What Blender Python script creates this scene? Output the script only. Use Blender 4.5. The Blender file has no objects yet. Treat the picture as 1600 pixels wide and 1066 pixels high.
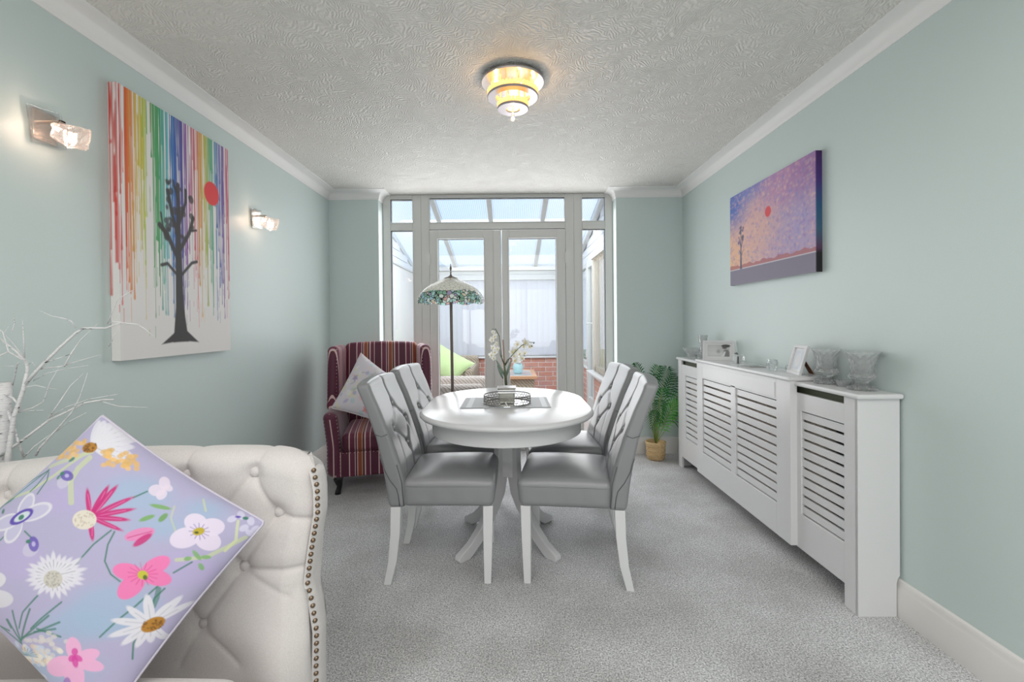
import bpy, bmesh, math, random
import numpy as np
from mathutils import Vector, Matrix
random.seed(7); RNG = np.random.RandomState(7)
S = bpy.context.scene
COL = S.collection
PI = math.pi

# ------------------------------------------------------------------ camera
F, CZ, YAW, PITCH, ROLL, PY = 735.0, 1.202, -.0039, -.0088, .0098, 510.2
_R = (np.array([[1, 0, 0], [0, math.cos(PITCH), math.sin(PITCH)], [0, -math.sin(PITCH), math.cos(PITCH)]])
      @ np.array([[math.cos(YAW), math.sin(YAW), 0], [-math.sin(YAW), math.cos(YAW), 0], [0, 0, 1]]))
cr, sr = math.cos(ROLL), math.sin(ROLL)
right, fwd, up = _R[0], _R[1], _R[2]
rt = cr*right - sr*up
uu = sr*right + cr*up
cd = bpy.data.cameras.new('camera'); cam = bpy.data.objects.new('camera', cd); COL.objects.link(cam)
cd.sensor_width = 36; cd.lens = F*36/1600; cd.shift_y = -(533-PY)/1600; cd.clip_start = .02; cd.clip_end = 200
cam.matrix_world = Matrix(((rt[0], uu[0], -fwd[0], 0), (rt[1], uu[1], -fwd[1], 0), (rt[2], uu[2], -fwd[2], CZ), (0, 0, 0, 1)))
S.camera = cam


def P(x, y, Y):
    """world point seen at photo pixel x,y at depth Y (used to take real positions off the photograph)"""
    u, v = x-800, y-PY
    a, b = cr*u-sr*v, sr*u+cr*v
    d = _R.T @ np.array([a/F, 1, -b/F]); t = Y/d[1]
    return Vector((d[0]*t, Y, CZ+d[2]*t))


# ------------------------------------------------------------------ world, lights, exposure
S.view_settings.view_transform = 'Standard'; S.view_settings.look = 'None'
S.view_settings.exposure = 0.14; S.view_settings.gamma = 1.0; S.view_settings.use_curve_mapping = False
S.cycles.use_denoising = True
S.cycles.max_bounces = 14; S.cycles.transparent_max_bounces = 24
S.cycles.sample_clamp_indirect = 3.0; S.cycles.caustics_refractive = False; S.cycles.caustics_reflective = False
W = bpy.data.worlds.new('sky'); S.world = W; W.use_nodes = True
nt = W.node_tree; nt.nodes.clear()
_o = nt.nodes.new('ShaderNodeOutputWorld'); _b = nt.nodes.new('ShaderNodeBackground')
_t = nt.nodes.new('ShaderNodeTexCoord'); _n = nt.nodes.new('ShaderNodeTexNoise'); _r = nt.nodes.new('ShaderNodeValToRGB')
_n.inputs['Scale'].default_value = 3.2; _n.inputs['Detail'].default_value = 5; _n.inputs['Roughness'].default_value = .5
_r.color_ramp.elements[0].position = .38; _r.color_ramp.elements[0].color = (.60, .75, 1.0, 1)
_r.color_ramp.elements[1].position = .60; _r.color_ramp.elements[1].color = (1, 1, 1, 1)
nt.links.new(_t.outputs['Generated'], _n.inputs['Vector']); nt.links.new(_n.outputs['Fac'], _r.inputs['Fac'])
nt.links.new(_r.outputs['Color'], _b.inputs['Color']); nt.links.new(_b.outputs[0], _o.inputs['Surface'])
_b.inputs['Strength'].default_value = 1.45


def area(name, loc, rot, sx, sy, power, color=(1, 1, 1), spread=PI):
    l = bpy.data.lights.new(name, 'AREA'); l.shape = 'RECTANGLE'; l.size = sx; l.size_y = sy; l.energy = power
    l.color = color; l.spread = spread
    o = bpy.data.objects.new(name, l); COL.objects.link(o); o.location = loc; o.rotation_euler = rot
    o.visible_camera = False
    return o


def point(name, loc, power, color, r=.02):
    l = bpy.data.lights.new(name, 'POINT'); l.energy = power; l.color = color; l.shadow_soft_size = r
    o = bpy.data.objects.new(name, l); COL.objects.link(o); o.location = loc
    return o


# daylight through the conservatory, plus fill lamps added behind and above the camera
area('lounge_window_fill', (0.0, -4.45, 1.45), (math.radians(90), 0, 0), 2.7, 1.9, 30, (1, .975, .95))  # extra area lamp added at the unseen rear window to lift the interior
area('overhead_fill', (0.0, -.45, 2.36), (0, 0, 0), 2.6, 2.4, 52, (1, .965, .935))  # unseen fill added overhead to brighten the room, not a ceiling fitting
area('french_door_daylight', (-.107, 4.392, 1.30), (math.radians(-90), 0, 0), 2.1, 1.9, 33, (.98, .99, 1))
area('conservatory_daylight', (-.2, 5.4, 2.28), (math.radians(28), 0, 0), 2.2, 1.4, 44, (.95, .98, 1))


# ------------------------------------------------------------------ materials
def newmat(name):
    m = bpy.data.materials.new(name); m.use_nodes = True
    nt = m.node_tree; nt.nodes.clear()
    out = nt.nodes.new('ShaderNodeOutputMaterial'); bs = nt.nodes.new('ShaderNodeBsdfPrincipled')
    nt.links.new(bs.outputs[0], out.inputs['Surface'])
    return m, nt, bs, out


def N(nt, t, **k):
    n = nt.nodes.new('ShaderNode'+t)
    for a, b in k.items():
        if a in ('operation', 'blend_type', 'feature', 'wave_type', 'bands_direction', 'distance', 'attribute_name', 'data_type'):
            setattr(n, a, b)
        else:
            n.inputs[a.replace('_', ' ')].default_value = b
    return n


def mat(name, color, rough=.5, metal=0, bump=None, var=0, vscale=8, coat=0, spec=.5, emit=None, es=0, trans=0, sheen=0, alpha=1):
    """principled material; bump=(scale, strength, distance); var = colour variation by noise"""
    m, nt, bs, out = newmat(name)
    c = (*color, 1)
    bs.inputs['Base Color'].default_value = c; bs.inputs['Roughness'].default_value = rough
    bs.inputs['Metallic'].default_value = metal; bs.inputs['Specular IOR Level'].default_value = spec
    bs.inputs['Coat Weight'].default_value = coat; bs.inputs['Coat Roughness'].default_value = .12
    bs.inputs['Transmission Weight'].default_value = trans; bs.inputs['Sheen Weight'].default_value = sheen
    if emit:
        bs.inputs['Emission Color'].default_value = (*emit, 1); bs.inputs['Emission Strength'].default_value = es
    tc = nt.nodes.new('ShaderNodeTexCoord')
    n = N(nt, 'TexNoise', Scale=vscale, Detail=4.0)
    nt.links.new(tc.outputs['Object'], n.inputs['Vector'])
    if var:
        mx = N(nt, 'Mix', data_type='RGBA')
        mx.inputs[6].default_value = (*[max(0, q*(1-var)) for q in color], 1)
        mx.inputs[7].default_value = (*[min(1, q*(1+var)) for q in color], 1)
        nt.links.new(n.outputs['Fac'], mx.inputs[0]); nt.links.new(mx.outputs[2], bs.inputs['Base Color'])
    if bump:
        n2 = N(nt, 'TexNoise', Scale=bump[0], Detail=3.0)
        nt.links.new(tc.outputs['Object'], n2.inputs['Vector'])
        b = N(nt, 'Bump', Strength=bump[1], Distance=bump[2])
        nt.links.new(n2.outputs['Fac'], b.inputs['Height']); nt.links.new(b.outputs[0], bs.inputs['Normal'])
    return m


M = {}
M['wall'] = mat('mint_wall_paint', (.60, .69, .675), .40, bump=(180, .12, .002), var=.012, vscale=2)
M['white'] = mat('white_gloss_paint', (.75, .75, .755), .27, bump=(90, .04, .001), spec=.45)
M['upvc'] = mat('white_upvc', (.67, .67, .65), .3)
M['coving'] = mat('white_coving', (.84, .83, .82), .6)
M['plaster'] = mat('cream_plaster', (.82, .80, .77), .8)
M['trim'] = mat('cream_skirting_gloss', (.76, .74, .72), .3)
M['chair'] = mat('grey_faux_leather', (.262, .265, .275), .34, bump=(260, .16, .0008), var=.04, vscale=5, spec=.6)
M['chair_seam'] = mat('dark_seam_thread', (.12, .125, .135), .6)
M['linen'] = None
M['chrome'] = mat('polished_chrome', (.82, .80, .78), .12, 1.0)
M['brass_wire'] = mat('antique_pewter', (.30, .285, .27), .35, .9)
M['bronze'] = mat('dark_bronze', (.16, .13, .115), .4, .5)
M['black'] = mat('black_leg_wood', (.012, .011, .012), .25)
M['nail'] = mat('aged_brass_nail', (.22, .16, .11), .3, .9)
M['pin'] = mat('pale_pin', (.72, .62, .62), .3, .6)
M['mortar'] = mat('pale_mortar', (.86, .80, .77), .9)
M['strut'] = mat('brown_fibreboard', (.20, .075, .022), .7, var=.12, vscale=30)
M['mirror'] = mat('mirror', (.9, .9, .9), .03, 1.0)
M['photo_white'] = mat('photo_mount', (.8, .8, .8), .4)
M['rad'] = mat('radiator_enamel', (.88, .76, .66), .5)
M['gapdark'] = mat('dark_olive_gap', (.075, .085, .05), .7)
M['green'] = mat('lime_cushion_fabric', (.58, .74, .36), .8, bump=(60, .3, .004), var=.1)
M['teal'] = mat('teal_glaze', (.42, .66, .69), .2)
M['birch'] = None


def glassy(name, tint=(1, 1, 1), gl=.12, rough=.02, body=0):
    """thin architectural glass: straight-through light plus a fresnel reflection"""
    m, nt, bs, out = newmat(name); nt.nodes.remove(bs)
    t = nt.nodes.new('ShaderNodeBsdfTransparent'); t.inputs[0].default_value = (*tint, 1)
    g = nt.nodes.new('ShaderNodeBsdfGlossy'); g.inputs['Roughness'].default_value = rough
    fr = N(nt, 'LayerWeight', Blend=.25)
    ml = N(nt, 'Math', operation='MULTIPLY_ADD'); ml.inputs[1].default_value = .6; ml.inputs[2].default_value = gl*.3
    nt.links.new(fr.outputs['Fresnel'], ml.inputs[0])
    mx = nt.nodes.new('ShaderNodeMixShader')
    nt.links.new(ml.outputs[0], mx.inputs[0]); nt.links.new(t.outputs[0], mx.inputs[1]); nt.links.new(g.outputs[0], mx.inputs[2])
    if body:
        d = nt.nodes.new('ShaderNodeBsdfTranslucent'); d.inputs[0].default_value = (.9, .9, .9, 1)
        m2 = nt.nodes.new('ShaderNodeMixShader'); m2.inputs[0].default_value = body
        nt.links.new(mx.outputs[0], m2.inputs[1]); nt.links.new(d.outputs[0], m2.inputs[2]); nt.links.new(m2.outputs[0], out.inputs['Surface'])
    else:
        nt.links.new(mx.outputs[0], out.inputs['Surface'])
    return m


M['pane'] = glassy('window_glass', (.97, .98, .98), .1)


def crystal(name, col=(1, 1, 1), rough=.02, ior=1.5, thru=.35, emit=None, es=0, milk=.05):
    m, nt, bs, out = newmat(name)
    bs.inputs['Base Color'].default_value = (*col, 1); bs.inputs['Roughness'].default_value = rough
    bs.inputs['Transmission Weight'].default_value = 1; bs.inputs['IOR'].default_value = ior
    if emit:
        bs.inputs['Emission Color'].default_value = (*emit, 1); bs.inputs['Emission Strength'].default_value = es
    t = nt.nodes.new('ShaderNodeBsdfTransparent'); t.inputs[0].default_value = (*col, 1)
    mx = nt.nodes.new('ShaderNodeMixShader'); mx.inputs[0].default_value = thru
    nt.links.new(bs.outputs[0], mx.inputs[1]); nt.links.new(t.outputs[0], mx.inputs[2])
    d = nt.nodes.new('ShaderNodeBsdfDiffuse'); d.inputs[0].default_value = (.92, .93, .94, 1)
    m2 = nt.nodes.new('ShaderNodeMixShader'); m2.inputs[0].default_value = milk
    nt.links.new(mx.outputs[0], m2.inputs[1]); nt.links.new(d.outputs[0], m2.inputs[2]); nt.links.new(m2.outputs[0], out.inputs['Surface'])
    return m


M['crystal'] = crystal('cut_crystal', (.98, .99, .99), thru=.28, milk=.13)
_nt = M['crystal'].node_tree; _tc = _nt.nodes.new('ShaderNodeTexCoord'); _vo = N(_nt, 'TexVoronoi', Scale=75.0); _nt.links.new(_tc.outputs['Object'], _vo.inputs['Vector'])
_bp = N(_nt, 'Bump', Strength=.3, Distance=.002); _nt.links.new(_vo.outputs['Distance'], _bp.inputs['Height'])
for _n in _nt.nodes:
    if _n.type == 'BSDF_PRINCIPLED': _nt.links.new(_bp.outputs[0], _n.inputs['Normal'])
M['candle_glass'] = crystal('thin_clear_glass', (.98, .99, .99), thru=.65)
M['lampglass'] = crystal('ice_glass_shade', (1, .95, .91), .12, 1.45, .3, (1, .72, .60), .10)
M['bulb'] = mat('lit_bulb', (1, .9, .8), .4, emit=(1, .82, .70), es=4)
M['goldcrystal'] = mat('lit_gold_crystal', (1, .72, .3), .15, emit=(1, .58, .16), es=1.25)
M['goldcrystal2'] = mat('glowing_led_core', (1, .8, .4), .15, emit=(1, .66, .20), es=2.0)


def linen():
    m, nt, bs, out = newmat('cream_linen')
    tc = nt.nodes.new('ShaderNodeTexCoord')
    mp = nt.nodes.new('ShaderNodeMapping'); mp.inputs['Scale'].default_value = (420, 420, 1400)
    n = N(nt, 'TexNoise', Scale=1.0, Detail=2.0); nt.links.new(tc.outputs['Object'], mp.inputs[0]); nt.links.new(mp.outputs[0], n.inputs['Vector'])
    mp2 = nt.nodes.new('ShaderNodeMapping'); mp2.inputs['Scale'].default_value = (1400, 1400, 300)
    n2 = N(nt, 'TexNoise', Scale=1.0, Detail=2.0); nt.links.new(tc.outputs['Object'], mp2.inputs[0]); nt.links.new(mp2.outputs[0], n2.inputs['Vector'])
    ad = N(nt, 'Math', operation='ADD'); nt.links.new(n.outputs['Fac'], ad.inputs[0]); nt.links.new(n2.outputs['Fac'], ad.inputs[1])
    r = nt.nodes.new('ShaderNodeValToRGB'); r.color_ramp.elements[0].position = .3; r.color_ramp.elements[1].position = .75
    r.color_ramp.elements[0].color = (.52, .49, .475, 1); r.color_ramp.elements[1].color = (.79, .745, .725, 1)
    h = N(nt, 'Math', operation='MULTIPLY'); h.inputs[1].default_value = .5
    nt.links.new(ad.outputs[0], h.inputs[0]); nt.links.new(h.outputs[0], r.inputs[0]); nt.links.new(r.outputs[0], bs.inputs['Base Color'])
    b = N(nt, 'Bump', Strength=.35, Distance=.0006); nt.links.new(ad.outputs[0], b.inputs['Height']); nt.links.new(b.outputs[0], bs.inputs['Normal'])
    bs.inputs['Roughness'].default_value = .85; bs.inputs['Sheen Weight'].default_value = .25
    return m


M['linen'] = linen()


def carpet():
    m, nt, bs, out = newmat('grey_flecked_carpet')
    tc = nt.nodes.new('ShaderNodeTexCoord')
    n = N(nt, 'TexNoise', Scale=170.0, Detail=4.0, Roughness=.85); nt.links.new(tc.outputs['Object'], n.inputs['Vector'])
    r = nt.nodes.new('ShaderNodeValToRGB'); e = r.color_ramp.elements
    e[0].position = .36; e[0].color = (.13, .13, .135, 1); e[1].position = .62; e[1].color = (1, 1, 1, 1)
    q = e.new(.5); q.color = (.60, .60, .615, 1)
    nt.links.new(n.outputs['Fac'], r.inputs[0])
    n3 = N(nt, 'TexNoise', Scale=2.4, Detail=5.0); nt.links.new(tc.outputs['Object'], n3.inputs['Vector'])
    r3 = nt.nodes.new('ShaderNodeValToRGB'); r3.color_ramp.elements[0].position = .35; r3.color_ramp.elements[0].color = (.74, .73, .72, 1)
    r3.color_ramp.elements[1].position = .62
    nt.links.new(n3.outputs['Fac'], r3.inputs[0])
    mx = N(nt, 'Mix', data_type='RGBA', blend_type='MULTIPLY'); mx.inputs[0].default_value = 1
    nt.links.new(r.outputs[0], mx.inputs[6]); nt.links.new(r3.outputs[0], mx.inputs[7]); nt.links.new(mx.outputs[2], bs.inputs['Base Color'])
    b = N(nt, 'Bump', Strength=.45, Distance=.004); nt.links.new(n.outputs['Fac'], b.inputs['Height']); nt.links.new(b.outputs[0], bs.inputs['Normal'])
    bs.inputs['Roughness'].default_value = .95; bs.inputs['Specular IOR Level'].default_value = .1; bs.inputs['Sheen Weight'].default_value = .2
    return m


M['carpet'] = carpet()


def artex():
    """stippled, swept plaster: short curved ridges whose direction wanders"""
    m, nt, bs, out = newmat('artex_ceiling')
    bs.inputs['Base Color'].default_value = (.785, .76, .725, 1); bs.inputs['Roughness'].default_value = .55
    tc = nt.nodes.new('ShaderNodeTexCoord')
    wn = N(nt, 'TexNoise', Scale=7.0, Detail=2.0); nt.links.new(tc.outputs['Object'], wn.inputs['Vector'])
    wv = nt.nodes.new('ShaderNodeVectorMath'); wv.operation = 'MULTIPLY_ADD'; wv.inputs[1].default_value = (.16, .16, .16)
    nt.links.new(wn.outputs['Color'], wv.inputs[0]); nt.links.new(tc.outputs['Object'], wv.inputs[2])
    hs = []
    for sc_, off in ((8.0, 0.0), (11.0, 5.3)):
        vo = N(nt, 'TexVoronoi', Scale=sc_, feature='F1')
        sh_ = nt.nodes.new('ShaderNodeVectorMath'); sh_.operation = 'ADD'; sh_.inputs[1].default_value = (off, off, 0)
        nt.links.new(wv.outputs[0], sh_.inputs[0]); nt.links.new(sh_.outputs[0], vo.inputs['Vector'])
        sc2 = nt.nodes.new('ShaderNodeSeparateColor'); nt.links.new(vo.outputs['Color'], sc2.inputs[0])
        an = N(nt, 'Math', operation='MULTIPLY'); an.inputs[1].default_value = 6.283; nt.links.new(sc2.outputs[0], an.inputs[0])
        co = N(nt, 'Math', operation='COSINE'); si = N(nt, 'Math', operation='SINE'); nt.links.new(an.outputs[0], co.inputs[0]); nt.links.new(an.outputs[0], si.inputs[0])
        sp = nt.nodes.new('ShaderNodeSeparateXYZ'); nt.links.new(wv.outputs[0], sp.inputs[0])
        a1 = N(nt, 'Math', operation='MULTIPLY'); a2 = N(nt, 'Math', operation='MULTIPLY_ADD')
        nt.links.new(sp.outputs[0], a1.inputs[0]); nt.links.new(co.outputs[0], a1.inputs[1])
        nt.links.new(sp.outputs[1], a2.inputs[0]); nt.links.new(si.outputs[0], a2.inputs[1]); nt.links.new(a1.outputs[0], a2.inputs[2])
        mm = N(nt, 'Math', operation='MULTIPLY'); mm.inputs[1].default_value = 2*PI/.0135; nt.links.new(a2.outputs[0], mm.inputs[0])
        sn = N(nt, 'Math', operation='SINE'); nt.links.new(mm.outputs[0], sn.inputs[0]); hs.append(sn)
    n2 = N(nt, 'TexNoise', Scale=26.0, Detail=3.0); nt.links.new(tc.outputs['Object'], n2.inputs['Vector'])
    mxx = N(nt, 'Mix'); r_ = nt.nodes.new('ShaderNodeValToRGB'); r_.color_ramp.elements[0].position = .46; r_.color_ramp.elements[1].position = .54
    nt.links.new(n2.outputs['Fac'], r_.inputs[0]); nt.links.new(r_.outputs[0], mxx.inputs[0])
    nt.links.new(hs[0].outputs[0], mxx.inputs[2]); nt.links.new(hs[1].outputs[0], mxx.inputs[3])
    n3 = N(nt, 'TexNoise', Scale=60.0, Detail=2.0); nt.links.new(tc.outputs['Object'], n3.inputs['Vector'])
    m3 = N(nt, 'Math', operation='MULTIPLY_ADD'); m3.inputs[1].default_value = 2.2; nt.links.new(n3.outputs['Fac'], m3.inputs[0]); nt.links.new(mxx.outputs[0], m3.inputs[2])
    b = N(nt, 'Bump', Strength=.6, Distance=.003); nt.links.new(m3.outputs[0], b.inputs['Height']); nt.links.new(b.outputs[0], bs.inputs['Normal'])
    return m


M['artex'] = artex()


def brickmat():
    m, nt, bs, out = newmat('red_brick')
    oi = nt.nodes.new('ShaderNodeObjectInfo')
    r = nt.nodes.new('ShaderNodeValToRGB'); e = r.color_ramp.elements
    e[0].color = (.60, .27, .20, 1); e[1].color = (.74, .42, .33, 1); q = e.new(.5); q.color = (.66, .33, .25, 1); q = e.new(.8); q.color = (.55, .34, .32, 1)
    nt.links.new(oi.outputs['Random'], r.inputs[0])
    tc = nt.nodes.new('ShaderNodeTexCoord'); n = N(nt, 'TexNoise', Scale=40.0, Detail=4.0); nt.links.new(tc.outputs['Object'], n.inputs['Vector'])
    mx = N(nt, 'Mix', data_type='RGBA', blend_type='OVERLAY'); mx.inputs[0].default_value = .35
    nt.links.new(r.outputs[0], mx.inputs[6]); nt.links.new(n.outputs['Color'], mx.inputs[7]); nt.links.new(mx.outputs[2], bs.inputs['Base Color'])
    bs.inputs['Roughness'].default_value = .9
    return m


M['brick'] = brickmat()


def stripes(name, axis):
    """plum moquette with pale, rust and tan woven stripes along one axis of the chair"""
    m, nt, bs, out = newmat(name)
    tc = nt.nodes.new('ShaderNodeTexCoord'); sp = nt.nodes.new('ShaderNodeSeparateXYZ'); nt.links.new(tc.outputs['Object'], sp.inputs[0])
    a = N(nt, 'Math', operation='MULTIPLY_ADD'); a.inputs[1].default_value = 1/.20; a.inputs[2].default_value = 10.16
    nt.links.new(sp.outputs[axis], a.inputs[0])
    fr = N(nt, 'Math', operation='FRACT'); nt.links.new(a.outputs[0], fr.inputs[0])
    r = nt.nodes.new('ShaderNodeValToRGB'); r.color_ramp.interpolation = 'CONSTANT'; e = r.color_ramp.elements
    plum, pale, rust, tan, wine = (.085, .008, .030, 1), (.66, .48, .47, 1), (.26, .055, .025, 1), (.42, .25, .13, 1), (.13, .015, .045, 1)
    seq = [(0, plum), (.13, pale), (.165, wine), (.33, pale), (.355, plum), (.41, pale), (.435, rust), (.56, tan), (.60, plum), (.66, pale), (.70, wine), (.84, pale), (.865, plum)]
    e[0].position, e[0].color = seq[0]; e[1].position, e[1].color = seq[1]
    for p, c in seq[2:]:
        q = e.new(p); q.color = c
    nt.links.new(fr.outputs[0], r.inputs[0]); nt.links.new(r.outputs[0], bs.inputs['Base Color'])
    bs.inputs['Roughness'].default_value = .6; bs.inputs['Sheen Weight'].default_value = .45; bs.inputs['Sheen Roughness'].default_value = .35
    bs.inputs['Sheen Tint'].default_value = (1, .75, .85, 1)
    return m


M['stripeX'] = stripes('striped_moquette_front', 0); M['stripeY'] = stripes('striped_moquette_side', 1)


def wicker(name, c1, c2):
    m, nt, bs, out = newmat(name)
    tc = nt.nodes.new('ShaderNodeTexCoord'); 
    w = N(nt, 'TexWave', wave_type='BANDS', bands_direction='Z', Scale=26.0, Distortion=2.0, Detail=1.0); nt.links.new(tc.outputs['Object'], w.inputs[0])
    w2 = N(nt, 'TexWave', wave_type='BANDS', bands_direction='DIAGONAL', Scale=14.0, Distortion=3.0, Detail=1.0); nt.links.new(tc.outputs['Object'], w2.inputs[0])
    mu = N(nt, 'Math', operation='MULTIPLY'); nt.links.new(w.outputs['Fac'], mu.inputs[0]); nt.links.new(w2.outputs['Fac'], mu.inputs[1])
    r = nt.nodes.new('ShaderNodeValToRGB'); r.color_ramp.elements[0].color = (*c1, 1); r.color_ramp.elements[1].color = (*c2, 1); r.color_ramp.elements[1].position = .5
    nt.links.new(mu.outputs[0], r.inputs[0]); nt.links.new(r.outputs[0], bs.inputs['Base Color'])
    b = N(nt, 'Bump', Strength=.8, Distance=.006); nt.links.new(mu.outputs[0], b.inputs['Height']); nt.links.new(b.outputs[0], bs.inputs['Normal'])
    bs.inputs['Roughness'].default_value = .6
    return m


M['wicker'] = wicker('grey_rattan', (.40, .33, .29), (.80, .72, .66))
M['wicker2'] = wicker('honey_rattan', (.30, .22, .14), (.68, .60, .50))
M['basket'] = wicker('straw_basket', (.62, .42, .20), (.80, .60, .34))


def roofmat():
    m, nt, bs, out = newmat('fluted_polycarbonate'); nt.nodes.remove(bs)
    tc = nt.nodes.new('ShaderNodeTexCoord')
    w = N(nt, 'TexWave', wave_type='BANDS', bands_direction='X', Scale=14.0); nt.links.new(tc.outputs['Object'], w.inputs[0])
    r = nt.nodes.new('ShaderNodeValToRGB'); r.color_ramp.elements[0].color = (.68, .75, .82, 1); r.color_ramp.elements[1].color = (.95, .965, .98, 1)
    nt.links.new(w.outputs['Fac'], r.inputs[0])
    t = nt.nodes.new('ShaderNodeBsdfTransparent'); d = nt.nodes.new('ShaderNodeBsdfTranslucent')
    nt.links.new(r.outputs[0], t.inputs[0]); nt.links.new(r.outputs[0], d.inputs[0])
    mx = nt.nodes.new('ShaderNodeMixShader'); mx.inputs[0].default_value = .3
    nt.links.new(t.outputs[0], mx.inputs[1]); nt.links.new(d.outputs[0], mx.inputs[2]); nt.links.new(mx.outputs[0], out.inputs['Surface'])
    return m


M['roof'] = roofmat()


def fabricthru(name, col, k=.55):
    m, nt, bs, out = newmat(name)
    bs.inputs['Base Color'].default_value = (*col, 1); bs.inputs['Roughness'].default_value = .8
    d = nt.nodes.new('ShaderNodeBsdfTranslucent'); d.inputs[0].default_value = (*col, 1)
    mx = nt.nodes.new('ShaderNodeMixShader'); mx.inputs[0].default_value = k
    nt.links.new(bs.outputs[0], mx.inputs[1]); nt.links.new(d.outputs[0], mx.inputs[2]); nt.links.new(mx.outputs[0], out.inputs['Surface'])
    return m


M['blind'] = fabricthru('white_blind_fabric', (.90, .90, .94))
M['cream_blind'] = fabricthru('cream_blind_fabric', (.90, .82, .72))
M['petal'] = fabricthru('white_orchid_petal', (.90, .89, .86), .35)


def attrmat(name, rough=.7, bump=(300, .2, .0006), sheen=0):
    m, nt, bs, out = newmat(name)
    a = nt.nodes.new('ShaderNodeAttribute'); a.attribute_name = 'print'; nt.links.new(a.outputs['Color'], bs.inputs['Base Color'])
    tc = nt.nodes.new('ShaderNodeTexCoord'); n = N(nt, 'TexNoise', Scale=float(bump[0]), Detail=2.0); nt.links.new(tc.outputs['Object'], n.inputs['Vector'])
    b = N(nt, 'Bump', Strength=bump[1], Distance=bump[2]); nt.links.new(n.outputs['Fac'], b.inputs['Height']); nt.links.new(b.outputs[0], bs.inputs['Normal'])
    bs.inputs['Roughness'].default_value = rough; bs.inputs['Sheen Weight'].default_value = sheen
    return m


M['canvas'] = attrmat('printed_canvas', .65); M['print'] = attrmat('printed_velvet', .75, sheen=.2)
M['photo'] = attrmat('printed_photo', .3, (50, .01, .0002))


def birch():
    m, nt, bs, out = newmat('white_birch_bark')
    tc = nt.nodes.new('ShaderNodeTexCoord'); mp = nt.nodes.new('ShaderNodeMapping'); mp.inputs['Scale'].default_value = (18, 18, 70)
    n = N(nt, 'TexNoise', Scale=2.4, Detail=5.0); nt.links.new(tc.outputs['Object'], mp.inputs[0]); nt.links.new(mp.outputs[0], n.inputs['Vector'])
    r = nt.nodes.new('ShaderNodeValToRGB'); e = r.color_ramp.elements
    e[0].position = .30; e[0].color = (.06, .055, .06, 1); e[1].position = .38; e[1].color = (.66, .65, .66, 1); q = e.new(.6); q.color = (.78, .77, .77, 1)
    nt.links.new(n.outputs['Fac'], r.inputs[0]); nt.links.new(r.outputs[0], bs.inputs['Base Color']); bs.inputs['Roughness'].default_value = .6
    return m


M['birch'] = birch()


def leadglass():
    """mosaic of small coloured panes with dark lead lines, pale geometric panes near the crown"""
    m, nt, bs, out = newmat('leaded_stained_glass')
    tc = nt.nodes.new('ShaderNodeTexCoord')
    v = N(nt, 'TexVoronoi', Scale=40.0, feature='F1'); v2 = N(nt, 'TexVoronoi', Scale=40.0, feature='DISTANCE_TO_EDGE')
    nt.links.new(tc.outputs['Object'], v.inputs['Vector']); nt.links.new(tc.outputs['Object'], v2.inputs['Vector'])
    sp = nt.nodes.new('ShaderNodeSeparateColor'); nt.links.new(v.outputs['Color'], sp.inputs[0])
    r = nt.nodes.new('ShaderNodeValToRGB'); r.color_ramp.interpolation = 'CONSTANT'; e = r.color_ramp.elements
    cols = [(.0, (.42, .66, .62, 1)), (.2, (.24, .44, .32, 1)), (.36, (.72, .80, .76, 1)), (.52, (.36, .56, .64, 1)), (.64, (.62, .40, .36, 1)), (.72, (.40, .34, .50, 1)), (.8, (.70, .68, .52, 1)), (.9, (.26, .40, .34, 1))]
    e[0].position, e[0].color = cols[0]; e[1].position, e[1].color = cols[1]
    for p, c in cols[2:]:
        q = e.new(p); q.color = c
    nt.links.new(sp.outputs[0], r.inputs[0])
    sx = nt.nodes.new('ShaderNodeSeparateXYZ'); nt.links.new(tc.outputs['Object'], sx.inputs[0])
    wob = N(nt, 'TexNoise', Scale=9.0); nt.links.new(tc.outputs['Object'], wob.inputs['Vector'])
    zz = N(nt, 'Math', operation='MULTIPLY_ADD'); zz.inputs[1].default_value = .07; nt.links.new(wob.outputs['Fac'], zz.inputs[0]); nt.links.new(sx.outputs[2], zz.inputs[2])
    st = N(nt, 'Math', operation='GREATER_THAN'); st.inputs[1].default_value = 1.47; nt.links.new(zz.outputs[0], st.inputs[0])
    mx = N(nt, 'Mix', data_type='RGBA'); mx.inputs[7].default_value = (.80, .80, .72, 1)
    nt.links.new(st.outputs[0], mx.inputs[0]); nt.links.new(r.outputs[0], mx.inputs[6])
    th = N(nt, 'Math', operation='MULTIPLY_ADD'); th.inputs[1].default_value = -.045; th.inputs[2].default_value = .062; nt.links.new(st.outputs[0], th.inputs[0])
    ln = N(nt, 'Math', operation='LESS_THAN'); nt.links.new(v2.outputs['Distance'], ln.inputs[0]); nt.links.new(th.outputs[0], ln.inputs[1])
    m2 = N(nt, 'Mix', data_type='RGBA'); m2.inputs[7].default_value = (.035, .035, .035, 1)
    nt.links.new(ln.outputs[0], m2.inputs[0]); nt.links.new(mx.outputs[2], m2.inputs[6]); nt.links.new(m2.outputs[2], bs.inputs['Base Color'])
    d = nt.nodes.new('ShaderNodeBsdfTranslucent'); nt.links.new(m2.outputs[2], d.inputs[0])
    mxs = nt.nodes.new('ShaderNodeMixShader'); mxs.inputs[0].default_value = .45
    nt.links.new(bs.outputs[0], mxs.inputs[1]); nt.links.new(d.outputs[0], mxs.inputs[2]); nt.links.new(mxs.outputs[0], out.inputs['Surface'])
    bs.inputs['Roughness'].default_value = .25
    return m


M['lead'] = leadglass()


# ------------------------------------------------------------------ geometry helpers
def root(name, label, cat, loc=(0, 0, 0), rz=0, group=None):
    o = bpy.data.objects.new(name, None); COL.objects.link(o); o.location = loc; o.rotation_euler = (0, 0, rz)
    o.empty_display_size = .05
    tag(o, label, cat, group); return o


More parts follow.
